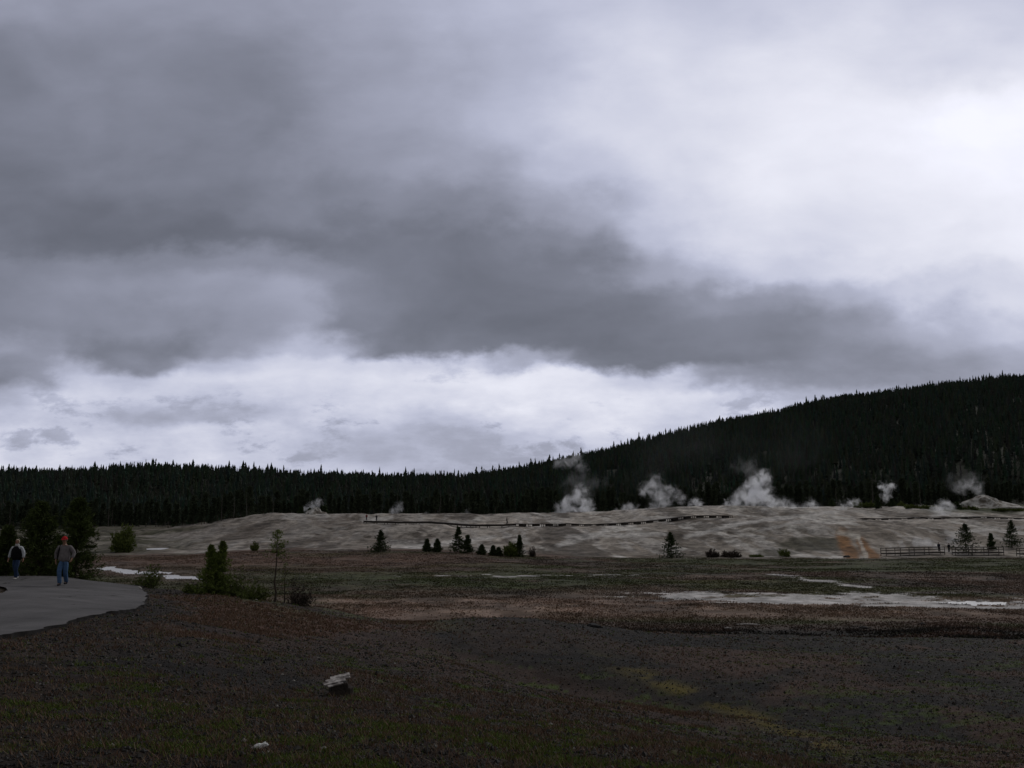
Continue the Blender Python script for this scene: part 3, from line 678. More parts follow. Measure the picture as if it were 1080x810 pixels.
# grey snags at the forest edge
SN = ['grey snag at the forest edge nearest the left frame edge', 'tall grey snag at the forest edge, left of the close pair on the left flat', 'shorter grey snag touching the tall one behind the loose river bush',
 'grey snag at the forest edge above the two-topped young pine, leftmost of three', 'middle one of three grey snags above the two-topped young pine', 'rightmost of three grey snags above the two-topped young pine',
 'grey snag at the forest edge just left of the pale cone', 'grey snag behind the small steam wisp on the left crest', 'tall grey snag behind the crest above the paired small firs', 'grey snag behind the crest above the tallest fir of the row',
 'grey snag at the hill foot left of the narrow steam jet', 'tallest grey snag at the hill foot beside the narrow steam jet', 'grey snag at the hill foot between the steam jet and the far white cone', 'grey snag at the hill foot behind the left side of the far white cone']
for k, (px, h) in enumerate(((15, 9), (118, 11), (122, 8), (236, 9), (249, 8), (262, 8), (290, 8), (420, 9), (465, 10), (480, 8), (880, 8), (918, 11), (968, 10), (1015, 9))):
    d = edge(px) - 5; u = (px - 540) / 1080.
    snag((u * d, d, hz(u * d, d)), h, 400 + k, SN[k], 'grey snags along the forest edge', .016)
# everything deeper in the wood, as one mass
def forest_mass():
    r = np.random.default_rng(9); X = []; Y = []
    N = 85000
    d = np.sqrt(r.uniform(390 ** 2, 1250 ** 2, N)); u = r.uniform(-.74, .74, N)
    px = 540 + 1080 * u
    ok = (d > edge(px) + 18)
    lim = np.interp(px, [-300, 450, 600, 750, 900, 1080, 1400], [760, 760, 900, 1000, 1120, 1180, 1200])
    ok &= d < lim
    ok &= (fbm(d / 30, u * 20, 3) > .19) | (d < 460)
    ok &= r.random(N) < np.where(px < 480, .85, .85)
    d, u = d[ok], u[ok]; x = u * d; y = d; z = height(x, y); n = len(x)
    H = r.uniform(4.8, 9.5, n) * np.where(r.random(n) < .03, 1.35, 1) * (.8 + .4 * fbm(x / 40, y / 40, 3)); Wd = H * r.uniform(.12, .21, n)
    # crown: tiers of ragged skirts
    tiers, S = 6, 6; Vs = []; Fs = []
    off = 0
    base = np.where(r.random(n) < .6, .06, .25)
    lean = r.normal(0, .015, (n, 2))
    for k in range(tiers):
        t0 = base + (1 - base) * k / tiers; t1 = np.minimum(base + (1 - base) * (k + 1.75) / tiers, 1.0)
        R0 = Wd * ((1 - (k / tiers)) ** .75) * r.uniform(.75, 1.2, n)
        a0 = r.uniform(0, 6.28, n)
        ring = np.empty((n, S, 3))
        for s in range(S):
            a = a0 + s * 2 * PI / S; rr = R0 * r.uniform(.45, 1.25, n)
            ring[:, s, 0] = x + np.cos(a) * rr + lean[:, 0] * H * t0; ring[:, s, 1] = y + np.sin(a) * rr + lean[:, 1] * H * t0; ring[:, s, 2] = z + H * (t0 + r.uniform(-.03, .02, n))
        apex = np.stack([x + lean[:, 0] * H * t1, y + lean[:, 1] * H * t1, z + H * t1], -1)[:, None]
        VV = np.concatenate([ring, apex], 1).reshape(-1, 3); Vs.append(VV)
        b0 = off + np.arange(n)[:, None] * (S + 1)
        for s in range(S):
            Fs.append(np.concatenate([b0 + s, b0 + (s + 1) % S, b0 + S], 1))
        off += len(VV)
    ccol = np.stack([r.uniform(.032, .050, n), r.uniform(.046, .064, n), r.uniform(.036, .050, n)], -1) * r.uniform(.8, 1.15, (n, 1))
    cc = np.concatenate([np.repeat(ccol, S + 1, 0)] * tiers)
    # bare trunks showing below and through the crowns
    tn = []; tc = []
    for s in range(3):
        a = s * 2 * PI / 3
        tn.append(np.stack([x + np.cos(a) * .16, y + np.sin(a) * .16, z - .3], -1))
    tn.append(np.stack([x, y, z + H * .85], -1))
    VV = np.stack(tn, 1).reshape(-1, 3); Vs.append(VV); b0 = off + np.arange(n)[:, None] * 4
    for s in range(3): Fs.append(np.concatenate([b0 + s, b0 + (s + 1) % 3, b0 + 3], 1))
    grey = r.uniform(.02, .075, (n, 1)); cc = np.concatenate([cc, np.repeat(grey * C(1, .92, .85)[None], 4, 0)])
    me = np_mesh('forest', np.concatenate(Vs), np.concatenate(Fs)); colour_attr(me, 'leaf', cc)
    print('forest trees', n)
    return me
o = obj('forest', forest_mass(), mat('forest_mass', (1, 1, 1), .95, .04, attr='leaf'))
tag(o, 'dense dark conifer forest covering the hillside and the low ridge behind the basin', 'forest', None, 'stuff')

# ------------------------------------------------------------ geyser cones
m_sinter = mat('white_sinter', (.55, .54, .53), .9, .2, nscale=.5, color2=(.17, .15, .13), bump=.15, bscale=1.5)
def cone(px, d, w, h, seed, label, skew=0):
    b = on(px, d, 540); r = np.random.default_rng(seed); n, k = 40, 14; V = []
    for j in range(k + 1):
        t = j / k; rad = w * .5 * (1 - t) ** .8 * (1 - .0 * t) + .25 * (t > .9)
        for i in range(n):
            a = i / n * 2 * PI; q = .72 + .55 * float(vnoise(np.array([i * .6 % 24.]), np.array([t * 5 + seed]))[0])
            V.append((math.cos(a) * rad * q + skew * t, math.sin(a) * rad * q, h * (t ** 1.25) + (q - 1) * h * .12 * (1 if 0 < j < k else 0) - .15))
    ii = np.arange((k + 1) * n).reshape(k + 1, n)
    F = [[ii[j, i], ii[j, (i+1) % n], ii[j+1, (i+1) % n], ii[j+1, i]] for j in range(k) for i in range(n)]
    o = obj('geyser_cone', np_mesh('geyser_cone', V, F, True), m_sinter); o.location = b
    return tag(o, label, 'geyser cone')
cone(333, 334, 9, 2.6, 3, 'pale geyser cone among small pines at the left end of the mound')
cone(1042, 350, 25, 5.2, 8, 'white peaked geyser cone steaming at the far right before the hill', -1.5)

for i, (px, d, vt, wp) in enumerate(((962, 340, 533, 14), (978, 338, 534, 16), (1022, 336, 535, 22), (1056, 332, 541, 18), (905, 356, 529, 10), (917, 356, 530, 12), (951, 352, 531, 12), (1072, 330, 540, 14))):
    shrub(px, d, vt, wp, 300 + i, ['dark shrub on the green slope above the leaning steam, left one', 'dark shrub just above the leaning steam column', 'wide dark shrub below the far white cone', 'low shrub right of the one below the far white cone', 'low shrub on the mound top left of the steam jet', 'low shrub at the foot of the narrow steam jet', 'low shrub right of the small pines on the mound top', 'dark shrub on the green slope at the right frame edge'][i], 'dark shrubs on the upper right slope', n=50, size=.6, width=.3, vb=545)
# ------------------------------------------------------------ boardwalks
m_wood = mat('dark_boards', (.045, .039, .036), .9, .15, nscale=2, namp=.4)
m_rail = mat('rail_wood', (.085, .075, .068), .9, .15, nscale=3, namp=.3)
def boardwalk(pts, label, height_above=.45, width=1.6, step=3.6, rail=False, name='boardwalk', gap=False, drop=False):
    P = [Vector(p) for p in pts]
    S = [0]
    for a, b in zip(P, P[1:]): S.append(S[-1] + (b - a).length)
    n = max(2, int(S[-1] / step)); xs = np.linspace(0, S[-1], n + 1)
    Q = [Vector([np.interp(s, S, [p[i] for p in P]) for i in range(3)]) for s in xs]
    root = empty(name, Q[0], 0, label, 'boardwalk' if name == 'boardwalk' else 'handrail'); o0 = Q[0].copy()
    Z = [hz(q.x, q.y) + height_above for q in Q]
    Z0 = list(Z); Z = list(np.convolve(np.pad(Z, 2, mode='edge'), np.ones(5) / 5, 'valid')); Z = [max(a_, b_ - .1) for a_, b_ in zip(Z, Z0)]
    if not drop:
        bm = bmesh.new(); be = bmesh.new()
        for i in range(n):
            a = Vector((Q[i].x, Q[i].y, Z[i])); b = Vector((Q[i+1].x, Q[i+1].y, Z[i+1])); c = (a + b) / 2 - o0; L = (b - a).length
            rz = math.atan2(b.y - a.y, b.x - a.x); ry = -math.atan2(b.z - a.z, math.hypot(b.x - a.x, b.y - a.y))
            add_box(bm, c, (L * 1.01, width, .09), rz, 0, ry)
            dot = (not rail) and i > n * .42 and name == 'boardwalk'
            for sgn in (-1, 1):
                if dot: add_box(be, c + Vector((-math.sin(rz), math.cos(rz), 0)) * sgn * (width / 2 - .08) + Vector((0, 0, -.10)), (L * 1.02, .10, .11), rz, 0, ry)
                add_box(be, c + Vector((-math.sin(rz), math.cos(rz), 0)) * sgn * (width / 2 - .08) + Vector((0, 0, -.12 if rail else (-.34 if dot else -.26))), (L * (.45 if dot else .92), .12, .14 if rail else (.6 if dot else .42)), rz, 0, ry)
        bm_obj('deck', bm, m_wood, root); bm_obj('edge_beam', be, m_wood, root)
    for i in range(n + 1):
        a = Q[i]; b = Q[min(i + 1, n)] if i < n else Q[i]; pz = Q[max(i-1, 0)]
        dv = (b - pz) if i == n or i == 0 else (Q[i+1] - Q[i-1]); nrm = Vector((-dv.y, dv.x, 0)).normalized()
        for sgn in (-1, 1):
            bm = bmesh.new()
            c = a + nrm * sgn * (width / 2 - .12); g = hz(c.x, c.y); top = Z[i] + (1.05 if rail else -.05)
            add_box(bm, Vector((c.x, c.y, (g - .3 + top) / 2)) - o0, (.13, .13, top - g + .3) if not rail else (.10, .10, top - g + .3), math.atan2(dv.y, dv.x), bev=0)
            bm_obj('post', bm, m_rail if rail else m_wood, root)
    if rail:
        for lev in (1.0, .55):
            bm = bmesh.new()
            for i in range(n):
                for sgn in (-1, 1):
                    a, b = Q[i], Q[i+1]; d3 = b - a; nrm = Vector((-d3.y, d3.x, 0)).normalized() * sgn * (width / 2 - .22)
                    A3 = Vector((a.x, a.y, Z[i] + lev)); B3 = Vector((b.x, b.y, Z[i+1] + lev)); c = (A3 + B3) / 2 + nrm - o0
                    add_box(bm, c, ((B3 - A3).length * 1.01, .07, .12), math.atan2(d3.y, d3.x), 0, -math.atan2(B3.z - A3.z, math.hypot(d3.x, d3.y)))
            bm_obj('handrail', bm, m_rail, root)
    return root
def pv(l, d0=None): return [at(px, v, 215) for px, v in l]
walk1 = [on(385, 292, 556), on(430, 285, 557), on(480, 276, 560), on(510, 268, 562), on(545, 266, 561), on(600, 270, 558), on(660, 276, 556), on(720, 280, 553), on(772, 282, 552)]
boardwalk(walk1, 'long dark low boardwalk crossing the mound from the left cone to the steam', .75)
walk2 = [on(772, 284, 550), on(800, 292, 549), on(850, 300, 548), on(910, 302, 548), on(980, 300, 549), on(1040, 298, 549), on(1095, 296, 550)]
boardwalk(walk2, 'dark boardwalk continuing right along the upper mound to the frame edge', .45)
rail1 = [on(932, 208, 586), on(950, 209.5, 585), on(968, 211, 584), on(994, 212, 583)]
boardwalk(rail1, 'boardwalk with two-bar handrail at the foot of the mound by the steaming pools', .55, 1.8, 3.0, True)
rail2 = [on(1006, 211, 584), on(1030, 211, 583), on(1056, 212, 582)]
boardwalk(rail2, 'railed boardwalk in front of the dark pine on the right', .6, 1.8, 3.0, True)
rail3 = [on(1074, 209, 586), on(1100, 209, 586)]
boardwalk(rail3, 'short railed boardwalk end at the right frame edge', .6, 1.6, 3, True)

# ------------------------------------------------------------ people
def bake_skin(name, verts, edges, radii, sub=2):
    me = bpy.data.meshes.new(name); me.from_pydata(verts, edges, []); me.update()
    o = bpy.data.objects.new(name, me); col.objects.link(o)
    sk = o.modifiers.new('skin', 'SKIN'); sk.use_smooth_shade = True; sk.branch_smoothing = .3
    for i, rd in enumerate(radii):
        s = me.skin_vertices[0].data[i]; s.radius = rd if isinstance(rd, tuple) else (rd, rd); s.use_root = (i == 0)
    sb = o.modifiers.new('sub', 'SUBSURF'); sb.levels = sub; sb.render_levels = sub
    dg = bpy.context.evaluated_depsgraph_get(); dg.update()
    res = bpy.data.meshes.new_from_object(o.evaluated_get(dg))
    bpy.data.objects.remove(o); bpy.data.meshes.remove(me); res.materials.clear()
    res.polygons.foreach_set('use_smooth', np.full(len(res.polygons), True))
    return res
POSES = {
 'stride': dict(kl=(.085, -.06, .50), al=(.06, .16, .13), kr=(-.075, -.22, .52), ar=(-.035, -.22, .10), el=(.34, .06, 1.18), wl=(.33, -.12, .99), er=(-.33, .08, 1.17), wr=(-.31, .02, .93), hd=-.06),
 'open':   dict(kl=(.08, -.14, .50), al=(.05, -.06, .09), kr=(-.07, .0, .50), ar=(-.03, .22, .13), el=(.30, .03, 1.17), wl=(.33, -.03, .93), er=(-.31, .03, 1.17), wr=(-.36, -.02, .93), hd=-.02),
 'stand':  dict(kl=(.09, -.02, .50), al=(.10, .0, .09), kr=(-.09, -.02, .50), ar=(-.10, .0, .09), el=(.25, .03, 1.15), wl=(.22, -.12, .98), er=(-.25, .03, 1.15), wr=(-.22, -.12, .98), hd=-.01),
}
def person_meshes(pose):
    p = POSES[pose]; J = {}
    J['pel'] = (0, 0, .95); J['bel'] = (0, -.01, 1.10); J['che'] = (0, 0, 1.30); J['nb'] = (0, 0, 1.45); J['nk'] = (0, p['hd'] * .4, 1.52)
    hd = p['hd']
    for s, S in ((1, 'l'), (-1, 'r')):
        J['sh' + S] = (.195 * s, .0, 1.40); J['e' + S] = p['e' + S]; J['w' + S] = p['w' + S]
        J['hp' + S] = (.085 * s, 0, .88); J['k' + S] = p['k' + S]; J['a' + S] = p['a' + S]
    v = Vector
    # body: one continuous mesh with head, five-fingered hands and feet
    names = ['pel', 'bel', 'che', 'nb', 'nk']; verts = [J[n] for n in names]; rad = [(.095, .075), (.10, .08), (.14, .09), (.075, .065), (.052, .052)]
    edges = [(0, 1), (1, 2), (2, 3), (3, 4)]
    def addv(pos, r_, par): verts.append(tuple(pos)); rad.append(r_); edges.append((par, len(verts) - 1)); return len(verts) - 1
    a = addv((0, hd * .9 - .005, 1.585), (.066, .078), 4); b = addv((0, hd - .008, 1.655), (.076, .092), a); c = addv((0, hd * .95, 1.715), (.066, .080), b); addv((0, hd * .9 + .005, 1.752), (.035, .045), c)
    for S, s in (('l', 1), ('r', -1)):
        i = addv(J['sh' + S], .056, 3); i = addv(J['e' + S], .040, i); i = addv(J['w' + S], .027, i)
        fd = (v(J['w' + S]) - v(J['e' + S])).normalized(); pm = v(J['w' + S]) + fd * .055
        i = addv(pm, (.034, .020), i)
        side = fd.cross(v((1, 0, 0))).normalized()
        for q, L in zip((-.030, -.010, .010, .030), (.060, .075, .080, .070)):
            k1 = addv(pm + fd * .045 + side * q, .0095, i); k2 = addv(pm + fd * (.045 + L * .55) + side * q * 1.1 + v((-.010 * s, 0, 0)), .009, k1); addv(pm + fd * (.045 + L) + side * q + v((-.028 * s, 0, 0)), .007, k2)
        k1 = addv(pm + side * -.036 + fd * .002, .012, i); addv(pm + side * -.058 + fd * .040 + v((-.012 * s, 0, 0)), .009, k1)
        i = addv(J['hp' + S], .070, 0); i = addv(J['k' + S], .056, i); i = addv(J['a' + S], .036, i)
        i = addv(v(J['a' + S]) + v((.005 * s, -.06, -.045)), (.036, .030), i); addv(v(J['a' + S]) + v((.012 * s, -.15, -.055)), (.034, .022), i)
    body = bake_skin('body', verts, edges, rad)
    # top
    tv = [(0, 0, .82), (0, -.01, 1.06), (0, 0, 1.30), (0, 0, 1.43), (0, 0, 1.475)]; tr_ = [(.235, .18), (.23, .185), (.235, .17), (.15, .11), (.09, .075)]; te = [(0, 1), (1, 2), (2, 3), (3, 4)]
    slv = ([], [], [])
    for S in ('l', 'r'):
        sh = v(J['sh' + S]); e = v(J['e' + S]); w = v(J['w' + S]); w = e + (w - e) * .97
        n0 = len(tv); tv += [tuple(sh), tuple(e), tuple(w)]; tr_ += [.098, .080, .056]; te += [(3, n0), (n0, n0 + 1), (n0 + 1, n0 + 2)]
    top = bake_skin('top', tv, te, tr_)
    vest = bake_skin('vest', tv[:5], te[:4], [(.27, .22), (.265, .225), (.275, .215), (.20, .15), (.115, .10)])
    # jeans
    jv = [(0, 0, 1.03), (0, 0, .90)]; jr = [(.165, .135), (.165, .135)]; je = [(0, 1)]
    for S in ('l', 'r'):
        n0 = len(jv); an = v(J['a' + S]); k_ = v(J['k' + S]); jv += [J['hp' + S], tuple((v(J['hp' + S]) + k_) / 2), tuple(k_), tuple(an + (k_ - an) * -.12)]; jr += [.120, .105, .088, .080]; je += [(1, n0), (n0, n0 + 1), (n0 + 1, n0 + 2), (n0 + 2, n0 + 3)]
    jeans = bake_skin('jeans', jv, je, jr)
    shoes = []
    for S in ('l', 'r'):
        a0 = v(J['a' + S]); shoes.append(bake_skin('shoe', [tuple(a0 + v((0, .05, -.045))), tuple(a0 + v((0, -.05, -.05))), tuple(a0 + v((0, -.17, -.06)))], [(0, 1), (1, 2)], [(.045, .042), (.052, .042), (.046, .030)]))
    # hair cap of the skull, face bits
    bm = bmesh.new(); bmesh.ops.create_uvsphere(bm, u_segments=20, v_segments=14, radius=1)
    for vv in bm.verts:
        vv.co = Vector((vv.co.x * .094, vv.co.y * .112 + hd + .012, vv.co.z * .105 + 1.675))
    bmesh.ops.delete(bm, geom=[q for q in bm.verts if q.co.z < 1.60 or (q.co.y < hd - .03 and q.co.z < 1.725)], context='VERTS')
    hair = bpy.data.meshes.new('hair'); bm.to_mesh(hair); bm.free()
    return dict(body=body, top=top, vest=vest, jeans=jeans, shoes=shoes, hair=hair, hd=hd, J=J)
m_skin = mat('skin', (.36, .20, .14), .6, .3)
m_eye = mat('eye', (.02, .015, .012), .3, .5)
def cloth(name, c, amp=.25): return mat(name, c, .9, .1, nscale=14, namp=amp, bump=.006, bscale=16)
def sph(bm, c, s, u=12, vv=8): bmesh.ops.create_uvsphere(bm, u_segments=u, v_segments=vv, radius=1, matrix=Matrix.Translation(c) @ Matrix.Diagonal((*s, 1)))
PM = {k: person_meshes(k) for k in POSES}
def person(loc, rz, pose, label, topc, legc, shoec, hairc, s=1.0, vestc=None, capc=None, group=None):
    D = PM[pose]; root = empty('person', loc, rz, label, 'person', group); root.scale = (s, s, s); hd = D['hd']
    def part(name, me, m):
        me2 = me.copy(); me2.materials.clear(); me2.materials.append(m); return obj(name, me2, None, root)
    part('body', D['body'], m_skin); part('shirt', D['top'], cloth('shirt_cloth', topc)); part('trousers', D['jeans'], cloth('trouser_cloth', legc))
    if vestc: part('vest', D['vest'], cloth('vest_cloth', vestc))
    for sh in D['shoes']: part('shoe', sh, cloth('shoe_leather', shoec))
    part('hair', D['hair'], cloth('hair', hairc))
    bm = bmesh.new(); sph(bm, (-.031, hd - .088, 1.672), (.011, .008, .008)); sph(bm, (.031, hd - .088, 1.672), (.011, .008, .008)); bm_obj('eyes', bm, m_eye, root, True)
    bm = bmesh.new(); sph(bm, (0, hd - .100, 1.640), (.014, .020, .024)); sph(bm, (-.078, hd - .005, 1.655), (.010, .020, .030)); sph(bm, (.078, hd - .005, 1.655), (.010, .020, .030)); bm_obj('nose_and_ears', bm, m_skin, root, True)
    bm = bmesh.new(); sph(bm, (0, hd - .092, 1.602), (.024, .008, .006)); bm_obj('mouth', bm, mat('lips', (.25, .09, .07), .5), root, True)
    if capc:
        bm = bmesh.new(); bmesh.ops.create_uvsphere(bm, u_segments=24, v_segments=14, radius=1)
        for q in bm.verts: q.co = Vector((q.co.x * .104, q.co.y * .122 + hd + .008, q.co.z * .115 + 1.692))
        bmesh.ops.delete(bm, geom=[q for q in bm.verts if q.co.z < 1.69], context='VERTS')
        bmesh.ops.create_cone(bm, cap_ends=True, segments=20, radius1=.085, radius2=.075, depth=.014, matrix=Matrix.Translation((0, hd - .118, 1.694)) @ Matrix.Rotation(R(12), 4, 'X'))
        sph(bm, (0, hd + .008, 1.808), (.010, .010, .006))
        bm_obj('cap', bm, cloth('cap_cloth', capc), root, True)
    return root
b2 = at(66, 620, 20, 60); b1 = at(16, 613.5, 20, 60); 
b2.z = hz(b2.x, b2.y) + .09; b1.z = hz(b1.x, b1.y) + .09
s2 = (620 - 569) / 1080 * b2.y / 1.82; s1 = (613.5 - 572) / 1080 * b1.y / 1.80
print('people', b2, s2, b1, s1)
pw = person(b2, R(2), 'stride', 'walker in red cap, grey sweatshirt and blue jeans on the path', (.19, .175, .185), (.075, .14, .27), (.02, .02, .022), (.2, .18, .16), s2, capc=(.50, .028, .035))
p1 = person(b1, R(-4), 'open', 'walker in black vest over white sleeves, dark jeans and white shoes', (.52, .55, .60), (.030, .052, .11), (.6, .6, .6), (.50, .42, .34), s1, vestc=(.010, .010, .013))
# white collar of the first walker
bm = bmesh.new(); bmesh.ops.create_cone(bm, cap_ends=False, segments=24, radius1=.10, radius2=.078, depth=.09, matrix=Matrix.Translation((0, -.008, 1.535)))
bm_obj('collar', bm, cloth('collar_cloth', (.5, .5, .52)), p1, True)
# shoulder bag of the second walker
bag = empty('backpack', b2, R(2), 'black backpack slung over the shoulder of the walker in the red cap', 'backpack'); bag.scale = (s2,) * 3
m_bag = cloth('bag_cloth', (.014, .014, .018))
bm = bmesh.new(); add_box(bm, (-.10, .22, 1.14), (.34, .20, .46), 0, 0, R(6), bev=.06); bm_obj('bag_body', bm, m_bag, bag, True)
bm = bmesh.new(); add_box(bm, (-.10, .335, 1.06), (.24, .07, .22), 0, 0, R(6), bev=.025); bm_obj('pocket', bm, m_bag, bag, True)
a = Acc(); a.tube([(-.14, .14, 1.36), (-.15, .06, 1.485), (-.145, -.06, 1.46), (-.150, -.135, 1.33), (-.175, -.142, 1.18), (-.205, -.08, 1.04), (-.19, .12, .98)], [.022] * 7, 8); obj('strap', a.mesh('strap', True), m_bag, bag)
far = [(386.5, 552, 5.8, 'stand', (.22, .05, .05), (.05, .05, .07), 'distant visitor in a reddish jacket at the left end of the boardwalk', 0, 292),
       (397, 552.5, 5.2, 'stand', (.04, .04, .05), (.03, .03, .04), 'distant visitor in dark clothes just right of the reddish one', 20, 292),
       (534.5, 558, 6.4, 'stride', (.02, .02, .025), (.02, .02, .03), 'single dark distant visitor on the middle of the long boardwalk', 90, 266),
       (990.5, 583, 9, 'stand', (.02, .025, .04), (.02, .02, .03), 'dark clad visitor at the right end of the handrail, left of two', 160, 212),
       (1001, 582, 8.5, 'stand', (.018, .018, .022), (.018, .018, .024), 'dark clad visitor at the right end of the handrail, right of two', 185, 211)]
for k, (px, v, hp, pose, tcol, lcol, lab, rz, d) in enumerate(far):
    b = on(px, d, v); b.z += .8 if d > 230 else .66
    person(b, R(rz), pose, lab, tcol, lcol, (.02, .02, .02), (.06, .04, .03), 1.0, group='visitors on the boardwalks')

# ------------------------------------------------------------ foreground things
# low post stub with weathered planks on top
b = at(356, 733, 6, 30); print('stump', b)
b.z -= .03
st = empty('wooden_stump', b, R(8), 'dark stump topped with split weathered grey planks in the gravel slope', 'stump')
st.scale = (.86, .86, .78)
bm = bmesh.new(); add_box(bm, (.02, 0, .08), (.28, .24, .34), R(12), bev=.03)
for vv in bm.verts:
    n = float(vnoise(np.array([vv.co.x * 30 + 9]), np.array([vv.co.z * 30 + vv.co.y * 17 + 50]))[0]); vv.co.x += (n - .5) * .05; vv.co.y += (n - .5) * .04
m_stump = mat('rotten_wood', (.048, .040, .036), .95, .1, nscale=9, namp=.5, bump=.01, bscale=20)
bm_obj('stump_block', bm, m_stump, st)
bm = bmesh.new(); add_box(bm, (.15, .02, .05), (.12, .16, .24), R(-20), R(4), R(10), bev=.02); bm_obj('split_side', bm, m_stump, st)
m_plank = mat('weathered_plank', (.62, .59, .59), .85, .2, nscale=9, color2=(.20, .18, .18), bump=.004, bscale=30)
for k, (cx, cy, cz, L, w_, rz, ry) in enumerate(((-.05, -.07, .275, .34, .055, 14, -14), (.0, -.01, .285, .38, .05, 19, -13), (.03, .05, .300, .30, .055, 12, -15), (-.03, -.125, .262, .24, .035, 20, -16))):
    bm = bmesh.new(); add_box(bm, (cx, cy, cz + (cy + .03) * .40), (L, w_ * 1.45, .024), R(rz - 6), R(20 + 5 * (k % 2)), R(ry + 3), bev=.005); bm_obj('plank', bm, m_plank, st)
# white crumpled litter
b = at(273, 793, 5, 30)
bm = bmesh.new()
for c, s in (((0, 0, .022), (.040, .03, .024)), ((.036, .0, .034), (.030, .02, .018)), ((-.034, .01, .012), (.026, .02, .014)), ((.060, .01, .040), (.016, .012, .012))): bmesh.ops.create_icosphere(bm, subdivisions=3, radius=1, matrix=Matrix.Translation(c) @ Matrix.Diagonal((*s, 1)))
for vv in bm.verts:
    n = float(fbm(np.array([vv.co.x * 50 + 3]), np.array([vv.co.y * 50 + vv.co.z * 70 + 9]), 3)[0]); vv.co *= .75 + n * .5
o = bm_obj('crumpled_paper', bm, mat('paper', (.80, .81, .83), .8, .2, nscale=30, namp=.15), None, False); o.location = b; tag(o, 'crumpled white scrap of paper lying on the grass in the foreground', 'litter')
# fallen pale sticks and dark stones on the far gravel
def log(px, v, L, rz, label):
    b = at(px, v, 30, 120); a = Acc(); a.tube([(-L/2, 0, .08), (-L*.1, .05, .10), (L*.2, .02, .09), (L/2, -.03, .07)], [.05, .065, .06, .04], 7)
    o = obj('log', a.mesh('log', True), m_plank); o.location = b; o.rotation_euler[2] = R(rz); tag(o, label, 'log')
log(789, 660, 1.7, 3, 'pale weathered log lying at the edge of the far gravel')
log(768, 664, .5, -8, 'short pale stick left of the pale log')
m_rock = mat('dark_rock', (.025, .024, .026), .9, .2, nscale=6, namp=.4)
def rock(px, v, s, seed, label, d0=20, m=None):
    b = at(px, v, d0, 260); bm = bmesh.new(); bmesh.ops.create_icosphere(bm, subdivisions=3, radius=s)
    for vv in bm.verts:
        n = float(fbm(np.array([vv.co.x / s * 1.7 + seed]), np.array([vv.co.y / s * 1.7 + vv.co.z / s + seed * 3]), 3)[0]); vv.co *= .6 + .8 * n; vv.co.z *= .6
    o = bm_obj('rock', bm, m or m_rock, None, False); o.location = b; tag(o, label, 'rock')
rock(626, 661, .30, 1, 'dark stone left on the far gravel mound')
rock(911, 663, .32, 2, 'dark stone at the edge of the red grass, middle right')
rock(973, 659, .26, 3, 'small dark stone right of the middle one by the red grass')
rock(893, 588, .7, 4, 'dark boulder at the foot of the orange runoff', 195)
m_ps = mat('pale_rock', (.3, .29, .28), .9, .2, nscale=6, namp=.4)
rock(146, 621, .16, 5, 'pale stone beside the outer bend of the path', 20, m_ps)

# ------------------------------------------------------------ grass and gravel of the slope
def blades(name, n, dens, size, cA, cB, label, seed, dmax=66):
    r = np.random.default_rng(seed); d = np.exp(r.uniform(math.log(6.0), math.log(dmax), n)); u = r.uniform(-.62, .62, n); x = u * d; y = d
    keep = r.random(n) < dens(x, y); x, y = x[keep], y[keep]
    z = height(x, y); px, v = proj(x, y, z)
    on_path = inpath(x, y); x, y, z = x[~on_path], y[~on_path], z[~on_path]
    per = 5; N = len(x) * per
    X = np.repeat(x, per) + r.normal(0, .035, N); Y = np.repeat(y, per) + r.normal(0, .035, N); Z = np.repeat(z, per) - .005
    h = size * r.uniform(.4, 1.3, N) * (1 + Y / 60); a = r.uniform(0, 6.28, N); w = .0022 + .00032 * Y
    ln = r.normal(0, .55, (N, 2)) * h[:, None]
    A_ = np.stack([X + np.cos(a) * w, Y + np.sin(a) * w, Z], -1); B_ = np.stack([X - np.cos(a) * w, Y - np.sin(a) * w, Z], -1); T_ = np.stack([X + ln[:, 0], Y + ln[:, 1], Z + h], -1)
    V = np.stack([A_, B_, T_], 1).reshape(-1, 3); me = np_mesh(name, V, np.arange(3 * N).reshape(-1, 3))
    t = r.random((N, 1)); cc = C(*cA)[None] * (1 - t) + C(*cB)[None] * t; colour_attr(me, 'leaf', np.repeat(cc, 3, 0))
    o = obj(name, me, mat(name + '_blades', (1, 1, 1), .85, .1, attr='leaf')); tag(o, label, name.replace('_', ' '), None, 'stuff'); print(name, N)
PO2 = np.concatenate([Po[:, :2], Pi[::-1, :2]])
def inpath(x, y):
    c = np.zeros(len(x), bool); n = len(PO2); P = PO2[::4]; n = len(P)
    for i in range(n):
        x1, y1 = P[i]; x2, y2 = P[(i+1) % n]
        if y1 == y2: continue
        cr = ((y1 > y) != (y2 > y)) & (x < (x2 - x1) * (y - y1) / (y2 - y1) + x1); c ^= cr
    return c
def dgreen(x, y):
    z = height(x, y, False); px, v = proj(x, y, z)
    gl = sst(v, 668, 730) * (1 - sst(px - (v - 700) * 1.9, 560, 680)) + .5 * sst(v, 662, 700) * sst(px, 700, 900) + .4 * np.exp(-((v - (628 + (px - 200) * .11)) / 9) ** 2) * sst(px, 200, 280)
    return np.clip(GREENW(x, y) * gl * .8 + .03, 0, 1)
